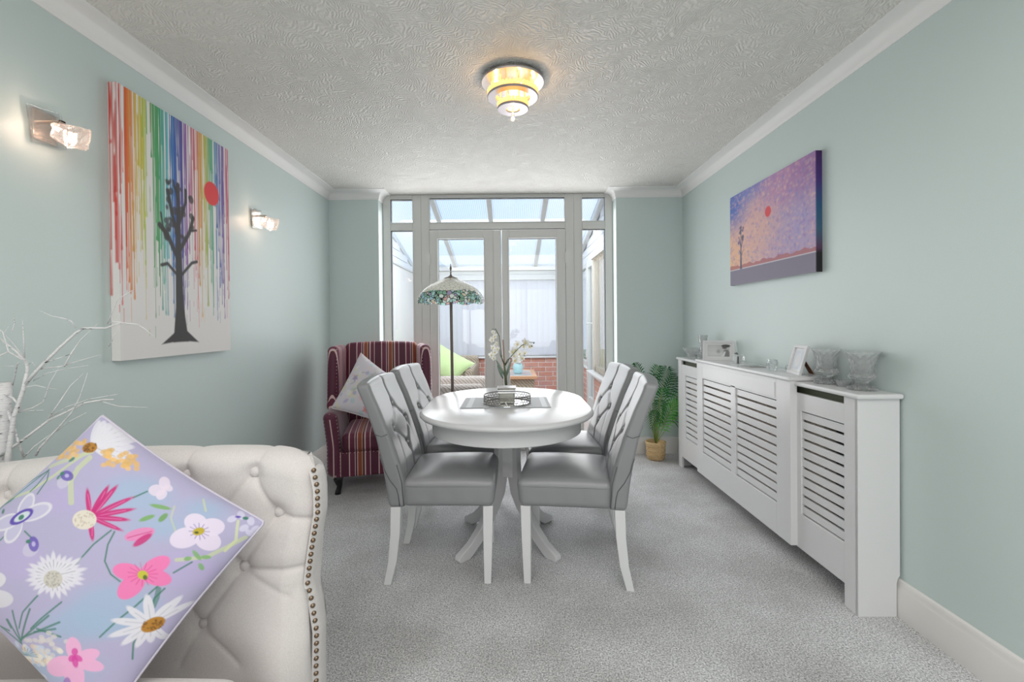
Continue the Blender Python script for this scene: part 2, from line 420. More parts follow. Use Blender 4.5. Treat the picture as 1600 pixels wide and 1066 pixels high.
def tag(o, label, cat, group=None):
    o['label'] = label; o['category'] = cat
    if group: o['group'] = group
    return o


def mesh(name, V, Fc, m, parent=None, smooth=True, kind=None, loc=None):
    me = bpy.data.meshes.new(name)
    me.from_pydata([tuple(map(float, v)) for v in V], [], Fc)
    me.update()
    if smooth:
        me.polygons.foreach_set('use_smooth', [True]*len(me.polygons))
    if m is not None: me.materials.append(m)
    o = bpy.data.objects.new(name, me); COL.objects.link(o)
    if parent is not None: o.parent = parent
    if loc is not None: o.location = loc
    if kind: o['kind'] = kind
    return o


def dupe(src, parent, loc=None, rot=None, scale=None):
    o = src.copy(); COL.objects.link(o); o.parent = parent
    if loc is not None: o.location = loc
    if rot is not None: o.rotation_euler = rot
    if scale is not None: o.scale = scale
    return o


def copy_tree(o, parent=None):
    c = o.copy(); COL.objects.link(c); c.parent = parent
    for ch in list(o.children): copy_tree(ch, c)
    return c


class MB:
    def __init__(s): s.v = []; s.f = []

    def add(s, V, Fc):
        k = len(s.v); s.v += [tuple(v) for v in V]; s.f += [tuple(i+k for i in f) for f in Fc]; return s

    def box(s, x0, x1, y0, y1, z0, z1):
        return s.add([(x, y, z) for z in (z0, z1) for y in (y0, y1) for x in (x0, x1)],
                     [(0, 2, 3, 1), (4, 5, 7, 6), (0, 1, 5, 4), (2, 6, 7, 3), (0, 4, 6, 2), (1, 3, 7, 5)])

    def tube(s, pts, rad, n=8, cap=True):
        pts = [Vector(p) for p in pts]
        if not hasattr(rad, '__len__'): rad = [rad]*len(pts)
        V = []; prev = None
        for i, p in enumerate(pts):
            d = (pts[min(i+1, len(pts)-1)]-pts[max(i-1, 0)]).normalized()
            a = prev if prev is not None else (Vector((1, 0, 0)) if abs(d.x) < .9 else Vector((0, 1, 0)))
            a = (a-d*a.dot(d)).normalized(); prev = a; b = d.cross(a)
            for k in range(n):
                t = 2*PI*k/n; V.append(p+(a*math.cos(t)+b*math.sin(t))*rad[i])
        Fc = [(i*n+k, i*n+(k+1) % n, (i+1)*n+(k+1) % n, (i+1)*n+k) for i in range(len(pts)-1) for k in range(n)]
        if cap: Fc += [tuple(range(n-1, -1, -1)), tuple((len(pts)-1)*n+k for k in range(n))]
        return s.add(V, Fc)

    def lathe(s, prof, n=32, c=(0, 0, 0), flute=None):
        V = []
        for i, (r, z) in enumerate(prof):
            for k in range(n):
                t = 2*PI*k/n; rr = r*(flute(t, i, z) if flute else 1)
                V.append((c[0]+rr*math.cos(t), c[1]+rr*math.sin(t), c[2]+z))
        Fc = [(i*n+k, i*n+(k+1) % n, (i+1)*n+(k+1) % n, (i+1)*n+k) for i in range(len(prof)-1) for k in range(n)]
        return s.add(V, Fc)

    def prism(s, poly, axis, a, b):
        """extrude a 2D polygon along an axis (poly in the other two, in order)"""
        def p3(u, v, w):
            return {0: (w, u, v), 1: (u, w, v), 2: (u, v, w)}[axis]
        n = len(poly)
        V = [p3(u, v, a) for u, v in poly]+[p3(u, v, b) for u, v in poly]
        Fc = [tuple(range(n))[::-1], tuple(range(n, 2*n))]+[(k, (k+1) % n, n+(k+1) % n, n+k) for k in range(n)]
        return s.add(V, Fc)

    def build(s, name, m, parent=None, bevel=0, smooth=False, kind=None, seg=2, weld=False):
        o = mesh(name, s.v, s.f, m, parent, smooth, kind)
        bm = bmesh.new(); bm.from_mesh(o.data)
        if weld: bmesh.ops.remove_doubles(bm, verts=bm.verts, dist=1e-5)
        bmesh.ops.recalc_face_normals(bm, faces=bm.faces)
        if bevel:
            es = [e for e in bm.edges if len(e.link_faces) == 2 and e.calc_face_angle(0) > .6]
            r_ = bmesh.ops.bevel(bm, geom=es, offset=bevel, segments=seg, affect='EDGES', profile=.5, clamp_overlap=True)
            for f in r_['faces']: f.smooth = False
        bm.to_mesh(o.data); bm.free()
        return o


def box(name, x0, x1, y0, y1, z0, z1, m, parent=None, bevel=0, kind=None, label=None):
    o = MB().box(x0, x1, y0, y1, z0, z1)
    # put the object's origin at the box centre so pieces are easy to move
    cx, cy, cz = (x0+x1)/2, (y0+y1)/2, (z0+z1)/2
    o.v = [(a-cx, b-cy, c-cz) for a, b, c in o.v]
    r = o.build(name, m, parent, bevel, kind=kind); r.location = (cx, cy, cz)
    if label: r['label'] = label
    return r


def sharp(o, ang=40):
    """smooth shade but keep hard edges sharp"""
    bm = bmesh.new(); bm.from_mesh(o.data)
    for f in bm.faces: f.smooth = True
    for e in bm.edges:
        if len(e.link_faces) == 2 and e.calc_face_angle(0) > math.radians(ang): e.smooth = False
    bm.to_mesh(o.data); bm.free(); return o


def axis_pts(h, r, n):
    inner = list(np.linspace(-(h-r), h-r, n))
    ex = [h-r+r*math.tan(t*PI/4/3) for t in (1, 2, 3)] if r > 0 else []
    return np.array([-e for e in ex[::-1]]+inner+ex)


def rbox(sx, sy, sz, r, nx=2, ny=2, nz=2):
    """rounded box as one welded grid; returns verts (numpy) and quads"""
    h = np.array([sx, sy, sz])/2; A = [axis_pts(h[i], r, n) for i, n in enumerate((nx, ny, nz))]
    V = []; Fc = []
    for ax in range(3):
        a, b = [(1, 2), (2, 0), (0, 1)][ax]
        for sg in (-1, 1):
            U, Wd = A[a], A[b]; k = sum(len(x) for x in V)
            G = np.zeros((len(U), len(Wd), 3)); G[:, :, a] = U[:, None]; G[:, :, b] = Wd[None, :]; G[:, :, ax] = sg*h[ax]
            V.append(G.reshape(-1, 3)); w = len(Wd)
            for i in range(len(U)-1):
                for j in range(w-1):
                    q = (k+i*w+j, k+(i+1)*w+j, k+(i+1)*w+j+1, k+i*w+j+1)
                    Fc.append(q if sg > 0 else q[::-1])
    V = np.concatenate(V)
    q = np.clip(V, -(h-r), h-r); d = V-q; L = np.linalg.norm(d, axis=1, keepdims=True); L[L == 0] = 1
    if r > 0: V = q+d/L*r
    key = np.round(V, 6); uq, inv = np.unique(key, axis=0, return_inverse=True); inv = inv.reshape(-1)
    first = np.zeros(len(uq), int); first[inv] = np.arange(len(V))
    F2 = []
    for f in Fc:
        g = [int(inv[i]) for i in f]; g2 = []
        for i in g:
            if i not in g2: g2.append(i)
        if len(g2) >= 3: F2.append(tuple(g2))
    return V[first], F2


def seg_dist(px, pz, a, b):
    ax, az = a; bx, bz = b; dx, dz = bx-ax, bz-az
    t = np.clip(((px-ax)*dx+(pz-az)*dz)/(dx*dx+dz*dz+1e-12), 0, 1)
    return np.hypot(px-ax-t*dx, pz-az-t*dz)


def sweep_wall(path, prof, side=1):
    """sweep a (offset from wall, z) profile along a floor-plan polyline with mitred corners"""
    n = len(path); V = []
    for i, p in enumerate(path):
        p = np.array(p, float)
        ds = []
        if i > 0: d = p-np.array(path[i-1]); ds.append(d/np.linalg.norm(d))
        if i < n-1: d = np.array(path[i+1])-p; ds.append(d/np.linalg.norm(d))
        ns = [np.array([d[1], -d[0]])*side for d in ds]
        m = ns[0] if len(ns) == 1 else (ns[0]+ns[1])/(1+ns[0].dot(ns[1]))
        for w, z in prof: V.append((p[0]+m[0]*w, p[1]+m[1]*w, z))
    k = len(prof)
    Fc = [(i*k+j, i*k+j+1, (i+1)*k+j+1, (i+1)*k+j) for i in range(n-1) for j in range(k-1)]
    Fc += [tuple(range(k)), tuple((n-1)*k+j for j in range(k))[::-1]]
    return V, Fc


def setprint(o, C):
    """store per-vertex print colours (linear) on a mesh"""
    a = o.data.color_attributes.new('print', 'FLOAT_COLOR', 'POINT')
    B = np.ones((len(o.data.vertices), 4), np.float32); B[:, :3] = C
    a.data.foreach_set('color', B.ravel())


def lin(r, g, b):
    c = np.array([r, g, b], float)/255
    return np.where(c <= .04045, c/12.92, ((c+.055)/1.055)**2.4)


class Paint:
    def __init__(s, x, y, base): s.x, s.y = x, y; s.C = np.tile(np.array(base, float), (len(x), 1)); s.soft = 1.0

    def mix(s, a, col):
        a = np.clip(a, 0, 1)[:, None]; s.C = s.C*(1-a)+np.array(col)*a

    def ell(s, cx, cy, rx, ry, col, ang=0, alpha=1, soft=None):
        so = soft or s.soft; t = math.radians(ang); dx, dy = s.x-cx, s.y-cy
        u = dx*math.cos(t)+dy*math.sin(t); v = -dx*math.sin(t)+dy*math.cos(t)
        q = np.sqrt((u/rx)**2+(v/ry)**2); s.mix(alpha*np.clip((1-q)*min(rx, ry)/so+.5, 0, 1), col)

    def line(s, pts, w, col, alpha=1, taper=False):
        D = np.full(len(s.x), 1e9); 
        n = len(pts)-1
        for i in range(n):
            d = seg_dist(s.x, s.y, pts[i], pts[i+1])
            if taper: d = d+w*.5*(i/n)
            D = np.minimum(D, d)
        s.mix(alpha*np.clip((w/2-D)/s.soft+.5, 0, 1), col)

    def petal(s, x0, y0, x1, y1, w, col, alpha=1, vein=None):
        L = math.hypot(x1-x0, y1-y0); a = math.degrees(math.atan2(y1-y0, x1-x0))
        s.ell((x0+x1)/2, (y0+y1)/2, L/2, w/2, col, a, alpha)
        if vein is not None: s.line([(x0, y0), (x0+(x1-x0)*.65, y0+(y1-y0)*.65)], 1.0, vein, .7)

    def poly(s, pts, col, alpha=1):
        ins = np.zeros(len(s.x), bool); n = len(pts); D = np.full(len(s.x), 1e9)
        for i in range(n):
            (x0, y0), (x1, y1) = pts[i], pts[(i+1) % n]
            if y0 != y1:
                c = ((y0 > s.y) != (y1 > s.y)) & (s.x < (x1-x0)*(s.y-y0)/(y1-y0)+x0); ins ^= c
            D = np.minimum(D, seg_dist(s.x, s.y, pts[i], pts[(i+1) % n]))
        s.mix(alpha*np.clip(np.where(ins, D, -D)/s.soft+.5, 0, 1), col)


def gridF(nu, nv, k=0):
    return [(k+i*nv+j, k+(i+1)*nv+j, k+(i+1)*nv+j+1, k+i*nv+j+1) for i in range(nu-1) for j in range(nv-1)]


# ------------------------------------------------------------------ the room
XL, XR, D, H, YR = -1.628, 1.570, 4.26, 2.40, -4.6
OL, OR, FY = -1.180, .967, 4.40            # opening reveals, face of the door frame
box('floor', XL-.12, XR+.12, YR-.1, FY+.07, -.06, 0, M['carpet'], kind='structure')
box('ceiling', XL-.12, XR+.12, YR-.1, FY+.10, H, H+.08, M['artex'], kind='structure')
box('wall_left', XL-.12, XL, YR, D, 0, H, M['wall'], kind='structure')
box('wall_right', XR, XR+.12, YR, D, 0, H, M['wall'], kind='structure')
box('wall_back_left', XL-.12, OL, D, FY+.07, 0, H, M['wall'], kind='structure', bevel=.004)
box('wall_back_right', OR, XR+.12, D, FY+.07, 0, H, M['wall'], kind='structure', bevel=.004)
wf = MB().box(XL-.12, XR+.12, YR-.12, YR, 0, .55).box(XL-.12, XR+.12, YR-.12, YR, 2.2, H)
wf.box(XL-.12, -1.4, YR-.12, YR, .55, 2.2).box(1.4, XR+.12, YR-.12, YR, .55, 2.2)
wf.build('wall_front', M['wall'], kind='structure')
wfr = MB()
for a, b, c, d in ((-1.4, 1.4, .55, .61), (-1.4, 1.4, 2.14, 2.2), (-1.4, -1.34, .55, 2.2), (1.34, 1.4, .55, 2.2), (-.5, -.44, .55, 2.2), (.44, .5, .55, 2.2)):
    wfr.box(a, b, YR-.09, YR-.03, c, d)
w9 = wfr.build('window_9', M['upvc'], kind='structure')
box('pane', -1.37, 1.37, YR-.065, YR-.06, .58, 2.17, M['pane'], w9)

cw = .08
cov = [(0, H-cw), (.004, H-cw), (.006, H-cw+.008)]
for k in range(0, 9):
    t = k/8*PI/2
    cov.append((.008+(cw-.016)*(1-math.cos(t)), H-cw+.010+(cw-.018)*math.sin(t)))
cov += [(cw-.004, H-.006), (cw, H-.004), (cw, H), (0, H)]
V, Fc = sweep_wall([(XL, YR), (XL, D), (OL, D), (OL, FY)], cov)
sharp(MB().add(V, Fc).build('trim_1', M['coving'], kind='structure'), 50)
V, Fc = sweep_wall([(XR, YR), (XR, D), (OR, D), (OR, FY)], cov, -1)
sharp(MB().add(V, Fc).build('trim_2', M['coving'], kind='structure'), 50)
bb = [(0, 0), (.020, 0), (.020, .105), (.017, .112), (.016, .118), (.013, .122), (.012, .130), (.008, .140), (.004, .146), (0, .148)]


def baseboard(name, path, side):
    V, Fc = sweep_wall(path, bb, side); sharp(MB().add(V, Fc).build(name, M['trim'], kind='structure'), 60)


baseboard('baseboard_left', [(XL, YR), (XL, D), (OL, D), (OL, FY)], 1)
baseboard('baseboard_right', [(XR, YR), (XR, D), (OR, D), (OR, FY)], -1)

# --- glazed screen with double doors
fy0, fy1 = FY, FY+.07
xs = dict(l0=-1.180, l1=-1.105, p0=-.902, p1=-.744, q0=.522, q1=.683, r0=.894, r1=.967)


def frame(name, parts, m=M['upvc'], y0=fy0, y1=fy1, bevel=.005):
    mb = MB()
    for a, b, c, d in parts: mb.box(a, b, y0, y1, c, d)
    return mb.build(name, m, kind='structure', bevel=bevel)


def pane(par, a, b, c, d, y=FY+.035, beads=True):
    p = box('pane', a-.006, b+.006, y-.003, y+.003, c-.006, d+.006, M['pane'], par)
    if beads:
        t = .010; mb = MB()
        for (x0, x1, z0, z1) in ((a-t, b+t, c-t, c), (a-t, b+t, d, d+t), (a-t, a, c, d), (b, b+t, c, d)):
            mb.box(x0, x1, FY-.006, FY+.03, z0, z1)
        mb.build('glazing_bead', M['upvc'], par, bevel=.003)
    return p


w1 = frame('window_1', [(xs['l0'], xs['l1'], 0, H), (xs['p0'], -.822, 0, H), (xs['l1'], xs['p0'], 2.357, H), (xs['l1'], xs['p0'], 2.066, 2.141), (xs['l1'], xs['p0'], 0, .09)])
pane(w1, xs['l1'], xs['p0'], 2.141, 2.357); pane(w1, xs['l1'], xs['p0'], .09, 2.066)
w2 = frame('window_2', [(.603, xs['q1'], 0, H), (xs['r0'], xs['r1'], 0, H), (xs['q1'], xs['r0'], 2.362, H), (xs['q1'], xs['r0'], 2.066, 2.145), (xs['q1'], xs['r0'], 0, .09)])
pane(w2, xs['q1'], xs['r0'], 2.145, 2.362); pane(w2, xs['q1'], xs['r0'], .09, 2.066)
w3 = frame('window_3', [(-.822, xs['p1'], 0, H), (xs['q0'], .603, 0, H), (xs['p1'], xs['q0'], 2.366, H), (xs['p1'], xs['q0'], 2.074, 2.142), (xs['p1'], xs['q0'], 0, .03)])
pane(w3, xs['p1']+.004, xs['q0']-.004, 2.142, 2.366)


def door(name, x0, x1, g0, g1, dy):
    o = frame(name, [(x0, g0, .034, 2.066), (g1, x1, .034, 2.066), (g0, g1, 1.984, 2.066), (g0, g1, .034, .20)], y0=fy0-.012+dy, y1=fy1-.01, bevel=.006)
    box('pane', g0-.006, g1+.006, FY+.03, FY+.036, .194, 1.99, M['pane'], o)
    t = .012; mb = MB()
    for (a, b, c, d) in ((g0-t, g1+t, .20-t, .20), (g0-t, g1+t, 1.984, 1.984+t), (g0-t, g0, .20, 1.984), (g1, g1+t, .20, 1.984)):
        mb.box(a, b, FY-.020+dy, FY+.02, c, d)
    mb.build('glazing_bead', M['upvc'], o, bevel=.003)
    for z in (.35, 1.8):
        xx = x0-.004 if name == 'door_1' else x1-.006
        box('hinge', xx, xx+.010, FY-.022+dy, FY-.008, z-.05, z+.05, M['upvc'], o)
    return o


d1 = door('door_1', -.741, -.078, -.665, -.240, 0)
d2 = door('door_2', -.072, .519, -.004, .434, 0)
box('meeting_stile_cover', -.150, -.076, FY-.026, FY-.012, .04, 2.06, M['upvc'], d1, bevel=.006)

# --- conservatory beyond the doors
CX0, CX1, CY0, CY1 = -1.48, 1.03, FY+.07, 7.30
M['tile'] = mat('beige_floor_tile', (.62, .58, .54), .35, var=.05)
box('floor_conservatory', CX0-.1, CX1+.1, CY0, CY1+.25, -.08, -.005, M['tile'], kind='structure')


def brickwall(name, along, fixed, a0, a1, ztop, inward):
    """mortar core with every brick proud of it; along='x' or 'y', fixed = face coordinate, inward = +-1"""
    t = .10
    if along == 'x': core = box(name, a0, a1, fixed, fixed+t, 0, ztop, M['mortar'], kind='structure')
    else: core = box(name, fixed, fixed+t, a0, a1, 0, ztop, M['mortar'], kind='structure')
    c = core.location; proto = {}
    n = int(ztop/.075+.5); ch = ztop/n
    for i in range(n):
        off = -.1125 if i % 2 else 0; x = a0+off
        while x < a1-.01:
            b0, b1 = max(x+.005, a0), min(x+.220, a1); x += .225
            if b1-b0 < .03: continue
            key = round(b1-b0, 3); j = RNG.uniform(-.0012, .0012)
            if key not in proto:
                L = b1-b0; mb = MB()
                if along == 'x': mb.box(-L/2, L/2, -.006, .02, -ch/2+.005, ch/2-.005)
                else: mb.box(-.006, .02, -L/2, L/2, -ch/2+.005, ch/2-.005)
                o = mb.build('brick', M['brick'], core, bevel=.0025, seg=1); proto[key] = o
            else: o = dupe(proto[key], core)
            m = (b0+b1)/2; zc = ch*(i+.5)
            if along == 'x': o.location = (m-c.x, fixed+j-c.y, zc-c.z)
            else: o.location = (fixed+j-c.x, m-c.y, zc-c.z)
    return core


brickwall('wall_conservatory_far', 'x', CY1, CX0, CX1, .648, -1)
brickwall('wall_conservatory_right', 'y', CX1, 6.28, CY1, .57, -1)
brickwall('wall_conservatory_near', 'y', CX1, CY0, 5.75, .57, -1)
box('trim_3', CX0, CX1, CY1-.05, CY1+.12, .648, .672, M['white'], kind='structure', bevel=.006)
box('trim_4', CX1-.09, CX1+.12, CY0, 5.85, .57, .60, M['white'], kind='structure', bevel=.006)
box('trim_5', CX1-.03, CX1+.12, 6.25, CY1, .57, .595, M['white'], kind='structure', bevel=.006)
box('wall_conservatory_left', CX0-.1, CX0, CY0, CY1+.12, 0, 1.975, M['plaster'], kind='structure')
M['panelling'] = mat('white_cladding', (.84, .84, .86), .4)
slope = math.tan(math.radians(12)); ZE = 2.09


def zroof(y): return ZE+slope*(CY1-y)


# left gable: horizontal cladding boards between wall top and roof edge
g = MB().prism([(CY0, 1.975), (CY1+.1, 1.975), (CY1+.1, zroof(CY1)-.02), (CY0, zroof(CY0)-.02)], 0, CX0-.09, CX0-.03).build('wall_gable_left', M['panelling'], kind='structure')
z = 1.975; 
while z < 2.62:
    y1 = min(CY1+.05, CY1-(z+.10-ZE)/slope) if z+.10 > ZE else CY1+.05
    if y1 > CY0+.1: box('cladding_board', CX0-.03, CX0-.012, CY0, y1, z+.004, z+.098, M['panelling'], g, bevel=.004)
    z += .10
box('trim_6', CX0-.03, CX0+.015, CY0, CY1, 1.965, 1.99, M['upvc'], kind='structure', bevel=.004)
g2 = MB().prism([(CY0, 1.99), (CY1+.1, 1.99), (CY1+.1, zroof(CY1)-.02), (CY0, zroof(CY0)-.02)], 0, CX1+.04, CX1+.10).build('wall_gable_right', M['panelling'], kind='structure')
z = 1.99
while z < 2.62:
    y1 = min(CY1+.05, CY1-(z+.10-ZE)/slope) if z+.10 > ZE else CY1+.05
    if y1 > CY0+.1: box('cladding_board', CX1+.018, CX1+.042, CY0, y1, z+.004, z+.098, M['panelling'], g2, bevel=.004)
    z += .10
# eaves beams
eb = MB().box(CX0, CX1, CY1-.04, CY1+.12, 1.88, 1.94).box(CX0, CX1, CY1-.02, CY1+.12, 1.94, 2.0).box(CX0, CX1, CY1-.05, CY1+.12, 2.0, 2.06)
eb.build('trim_7', M['upvc'], kind='structure', bevel=.006)
# roof: each polycarbonate sheet and each rafter a piece of its own
Y0r, Y1r = CY0-.01, CY1+.12
rf = MB().box(CX0-.1, CX1+.12, CY1+.09, CY1+.14, zroof(CY1)-.06, zroof(CY1)+.03).build('ceiling_conservatory', M['upvc'], kind='structure')
raf = [CX0-.04]+[-.839-.62+.62*k for k in range(1, 5)]+[CX1+.06]
for a, b in zip(raf[:-1], raf[1:]):
    MB().prism([(Y0r, zroof(Y0r)+.02), (Y1r, zroof(Y1r)+.02), (Y1r, zroof(Y1r)+.036), (Y0r, zroof(Y0r)+.036)], 0, a, b).build('roof_sheet', M['roof'], rf)
for a in raf:
    MB().prism([(Y0r, zroof(Y0r)-.035), (Y1r, zroof(Y1r)-.035), (Y1r, zroof(Y1r)+.045), (Y0r, zroof(Y0r)+.045)], 0, a-.028, a+.028).build('rafter', M['upvc'], rf, bevel=.004)
# far windows behind the blinds
w4 = MB().box(CX0, CX1, CY1+.02, CY1+.08, .672, .73).box(CX0, CX1, CY1+.02, CY1+.08, 1.83, 1.89)
for a in (CX0+.03, -.65, .20, CX1-.03): w4.box(a-.03, a+.03, CY1+.02, CY1+.08, .672, 1.89)
w4 = w4.build('window_4', M['upvc'], kind='structure')
box('pane', CX0, CX1, CY1+.045, CY1+.05, .70, 1.85, M['pane'], w4)
bl = root('vertical_blind', 'white vertical louvre blind across the far conservatory window above the brick wall', 'blind', (0, CY1-.02, .69))
box('head_rail', CX0+.01, CX1-.01, -.025, .02, 1.165, 1.195, M['upvc'], bl)
sl = MB().box(-.047, .047, -.0008, .0008, 0, 1.16).build('slat', M['blind'], bl)
n = 30
for k in range(n):
    o = sl if k == 0 else dupe(sl, bl)
    o.location = (CX0+.05+(CX1-CX0-.10)*k/(n-1), -.004, .005); o.rotation_euler = (0, 0, math.radians(11+RNG.uniform(-2, 2)))
# right side: window above dwarf wall, glazed door, near window with cream blind
w5 = MB().box(CX1, CX1+.06, 6.30, CY1, .595, .66).box(CX1, CX1+.06, 6.30, CY1, 1.93, 1.99).box(CX1, CX1+.06, 6.30, 6.37, .595, 1.99).box(CX1, CX1+.06, CY1-.08, CY1, .595, 1.99)
w5 = w5.build('window_5', M['upvc'], kind='structure', bevel=.005)
box('pane', CX1+.028, CX1+.033, 6.33, CY1-.04, .62, 1.96, M['pane'], w5)
for zz in (.72, 1.80): box('hinge', CX1-.012, CX1, 6.31, 6.36, zz, zz+.09, M['white'], w5)
d3 = MB().box(CX1-.015, CX1+.06, 6.16, 6.28, 0, 1.99).box(CX1-.015, CX1+.06, 5.75, 5.82, 0, 1.99).box(CX1-.01, CX1+.06, 5.82, 6.16, 1.90, 1.99).box(CX1-.01, CX1+.06, 5.82, 6.16, 0, .22)
d3 = d3.build('door_3', M['upvc'], kind='structure', bevel=.006)
box('pane', CX1+.022, CX1+.028, 5.80, 6.18, .20, 1.92, M['pane'], d3)
MB().box(CX1-.06, CX1-.015, 5.79, 5.81, 1.17, 1.19).box(CX1-.075, CX1-.06, 5.79, 5.93, 1.168, 1.192).build('door_handle', M['white'], d3, bevel=.004)
w6 = MB().box(CX1, CX1+.06, CY0, 5.75, .60, .66).box(CX1, CX1+.06, CY0, 5.75, 1.93, 1.99).box(CX1, CX1+.06, 5.68, 5.75, .60, 1.99).box(CX1, CX1+.06, CY0, CY0+.07, .60, 1.99)
w6 = w6.build('window_6', M['upvc'], kind='structure', bevel=.005)
box('pane', CX1+.028, CX1+.033, CY0+.03, 5.72, .62, 1.96, M['pane'], w6)
bl2 = root('vertical_blind', 'cream vertical louvre blind over the side window of the conservatory on the right', 'blind', (CX1-.03, 5.1, .61))
box('head_rail', -.02, .02, -.6, .62, 1.34, 1.37, M['upvc'], bl2)
sl2 = MB().box(-.0008, .0008, -.045, .045, 0, 1.335).build('slat', M['cream_blind'], bl2)
for k in range(14):
    o = sl2 if k == 0 else dupe(sl2, bl2)
    o.location = (0, -.56+.0865*k, .005); o.rotation_euler = (0, 0, math.radians(-14))
M['grass'] = mat('lawn', (.25, .33, .16), .9, var=.2)
box('ground', -9, 9, CY1+.25, 22, -.3, -.1, M['grass'], kind='structure')

# ------------------------------------------------------------------ dining chairs
def make_chair():
    """faces +X locally; origin on the floor below the seat centre"""
    r = root('dining_chair', '', 'chair')
    # seat
    V, Fc = rbox(.435, .465, .125, .03, 16, 16, 4)
    V += np.array([.068, 0, .4225])
    x, y, z = V[:, 0], V[:, 1], V[:, 2]
    topk = np.clip((z-.40)/.08, 0, 1)
    u = (x-.068)/.2175; w = y/.2325
    z += topk*.030*(1-np.clip(np.abs(u), 0, 1)**2.6)*(1-np.clip(np.abs(w), 0, 1)**2.6)
    y *= 1+.03*np.clip(u, -1, 1)
    x += np.where(x > .068, -.012*np.clip(1-(z-.36)/.12, 0, 1), 0)
    y += .003*np.sin(x*60)*np.exp(-((z-.40)/.03)**2)*np.sign(y)*(np.abs(y) > .22)
    mesh('seat', np.stack([x, y, z], 1), Fc, M['chair'], r)
    pt = []
    for k in range(61):          # piping round the seat's upper edge
        t = 2*PI*k/60; cx_ = math.copysign(abs(math.cos(t))**.14, math.cos(t)); sy_ = math.copysign(abs(math.sin(t))**.14, math.sin(t))
        pt.append((.066+.2165*cx_, .2335*sy_*(1+.03*cx_), .458))
    MB().tube(pt, .0022, 6, False).build('piping', M['chair'], r, smooth=True)
    # backrest
    zk = np.array([.36, .47, .56, .68, .81, .90, .94])
    rear = np.array([-.208, -.222, -.236, -.260, -.304, -.340, -.352])
    front = np.array([-.130, -.136, -.158, -.196, -.243, -.282, -.292])
    V, Fc = rbox(1, .485, .57, .022, 3, 61, 71)
    t = V[:, 0]; y = V[:, 1].copy(); z = V[:, 2]+.36+.285
    s = np.clip((t+.5), 0, 1)          # 0 rear .. 1 front
    # keep edge rounding: the box was 1 m thick, compress to real thickness
    edge = np.clip(np.minimum(t+.5, .5-t)/.022, 0, 1)
    th0 = np.interp(z, zk, rear); th1 = np.interp(z, zk, front)
    s2 = np.where(t < -.478, (t+.5)/.022*.22, np.where(t > .478, 1-(.5-t)/.022*.22, .22+.56*(t+.478)/.956))
    B = [(0, .80), (-.125, .70), (.125, .70), (0, .60)]
    dep = np.zeros(len(y))
    for b in B: dep += .020*np.exp(-(np.hypot(y-b[0], z-b[1])/.022)**2)
    CR = [(B[0], B[1]), (B[0], B[2]), (B[3], B[1]), (B[3], B[2]), (B[0], (0, .93)), (B[3], (0, .50)),
          (B[1], (-.155, .50)), (B[2], (.155, .50))]
    cre = np.zeros(len(y))
    for a, b in CR[:6]: cre = np.maximum(cre, .0085*np.exp(-(seg_dist(y, z, a, b)/.010)**2))
    dep += cre
    for a, b in CR[6:]: dep += .0025*np.exp(-(seg_dist(y, z, a, b)/.009)**2)
    fr = np.clip((s2-.7)/.3, 0, 1)
    puff = .018*np.cos(np.clip(y/.24, -1, 1)*PI/2)**.6*np.clip((z-.45)/.1, 0, 1)
    x = th0+(th1-th0)*s2+fr*(puff-dep)
    bow = -.020*(1-(y/.24)**2); x += bow*np.clip((z-.5)/.4, 0, 1)
    topz = np.clip((z-.88)/.05, 0, 1); z = z+topz*(.004+.010*(1-(y/.24)**2))-topz*.010*(1-s2)
    w = np.interp(z, [.36, .5, .7, .93], [.955, .975, 1.0, 1.0]); y = y*w
    mesh('backrest', np.stack([x, y, z], 1), Fc, M['chair'], r)
    for b in B:
        bx = np.interp(b[1], zk, front)+.018*math.cos(min(1, abs(b[0])/.24)*PI/2)**.6-.020-.020*(1-(b[0]/.24)**2)*np.clip((b[1]-.5)/.4, 0, 1)
        mb = MB(); mb.lathe([(0, .008), (.007, .007), (.0120, .003), (.0125, 0), (.010, -.006)], 14)
        o = mb.build('tuft_button', M['chair'], r, smooth=True); o.location = (bx+.009, b[0], b[1]); o.rotation_euler = (0, PI/2+.3, 0)
    # side seams with dark thread
    for sg in (-1, 1):
        mb = MB()
        def sx(fr_, z_): return np.interp(z_, zk, rear)*(1-fr_)+np.interp(z_, zk, front)*fr_
        def hy(z_): return sg*.2425*np.interp(z_, [.36, .5, .7, .93], [.955, .975, 1.0, 1.0])+sg*.0004
        mb.tube([(sx(f_, z_), hy(z_), z_) for f_, z_ in ((.05, .70), (.5, .69), (.95, .70))], .0018, 5)
        mb.tube([(sx(f_, z_), hy(z_), z_) for f_, z_ in ((.04, .60), (.12, .54), (.32, .49), (.60, .45), (.66, .42), (.68, .37))], .0022, 5)
        mb.tube([(sx(f_, z_), hy(z_), z_) for f_, z_ in ((.90, .56), (.93, .48), (.93, .37))], .0020, 5)
        mb.build('seam', M['chair_seam'], r, smooth=True)
    for sg in (-1, 1):
        for q in (0, 1):
            mb = MB()
            prof = [(.245, .362, .023), (.243, .20, .021), (.240, .0, .016)] if q == 0 else [(-.178, .362, .023), (-.182, .24, .022), (-.196, .11, .020), (-.222, .0, .017)]
            V = []
            for (px_, pz_, h_) in prof:
                for a_, b_ in ((-1, -1), (1, -1), (1, 1), (-1, 1)): V.append((px_+a_*h_, sg*(.200-(.0 if pz_ > .1 else .0))+b_*h_, pz_))
            k = len(prof); Fq = [tuple(range(4)), tuple(range(4*k-4, 4*k))]+[(i*4+j, i*4+(j+1) % 4, i*4+4+(j+1) % 4, i*4+4+j) for i in range(k-1) for j in range(4)]
            mb.add(V, Fq).build('leg', M['white'], r, bevel=.003)
    return r


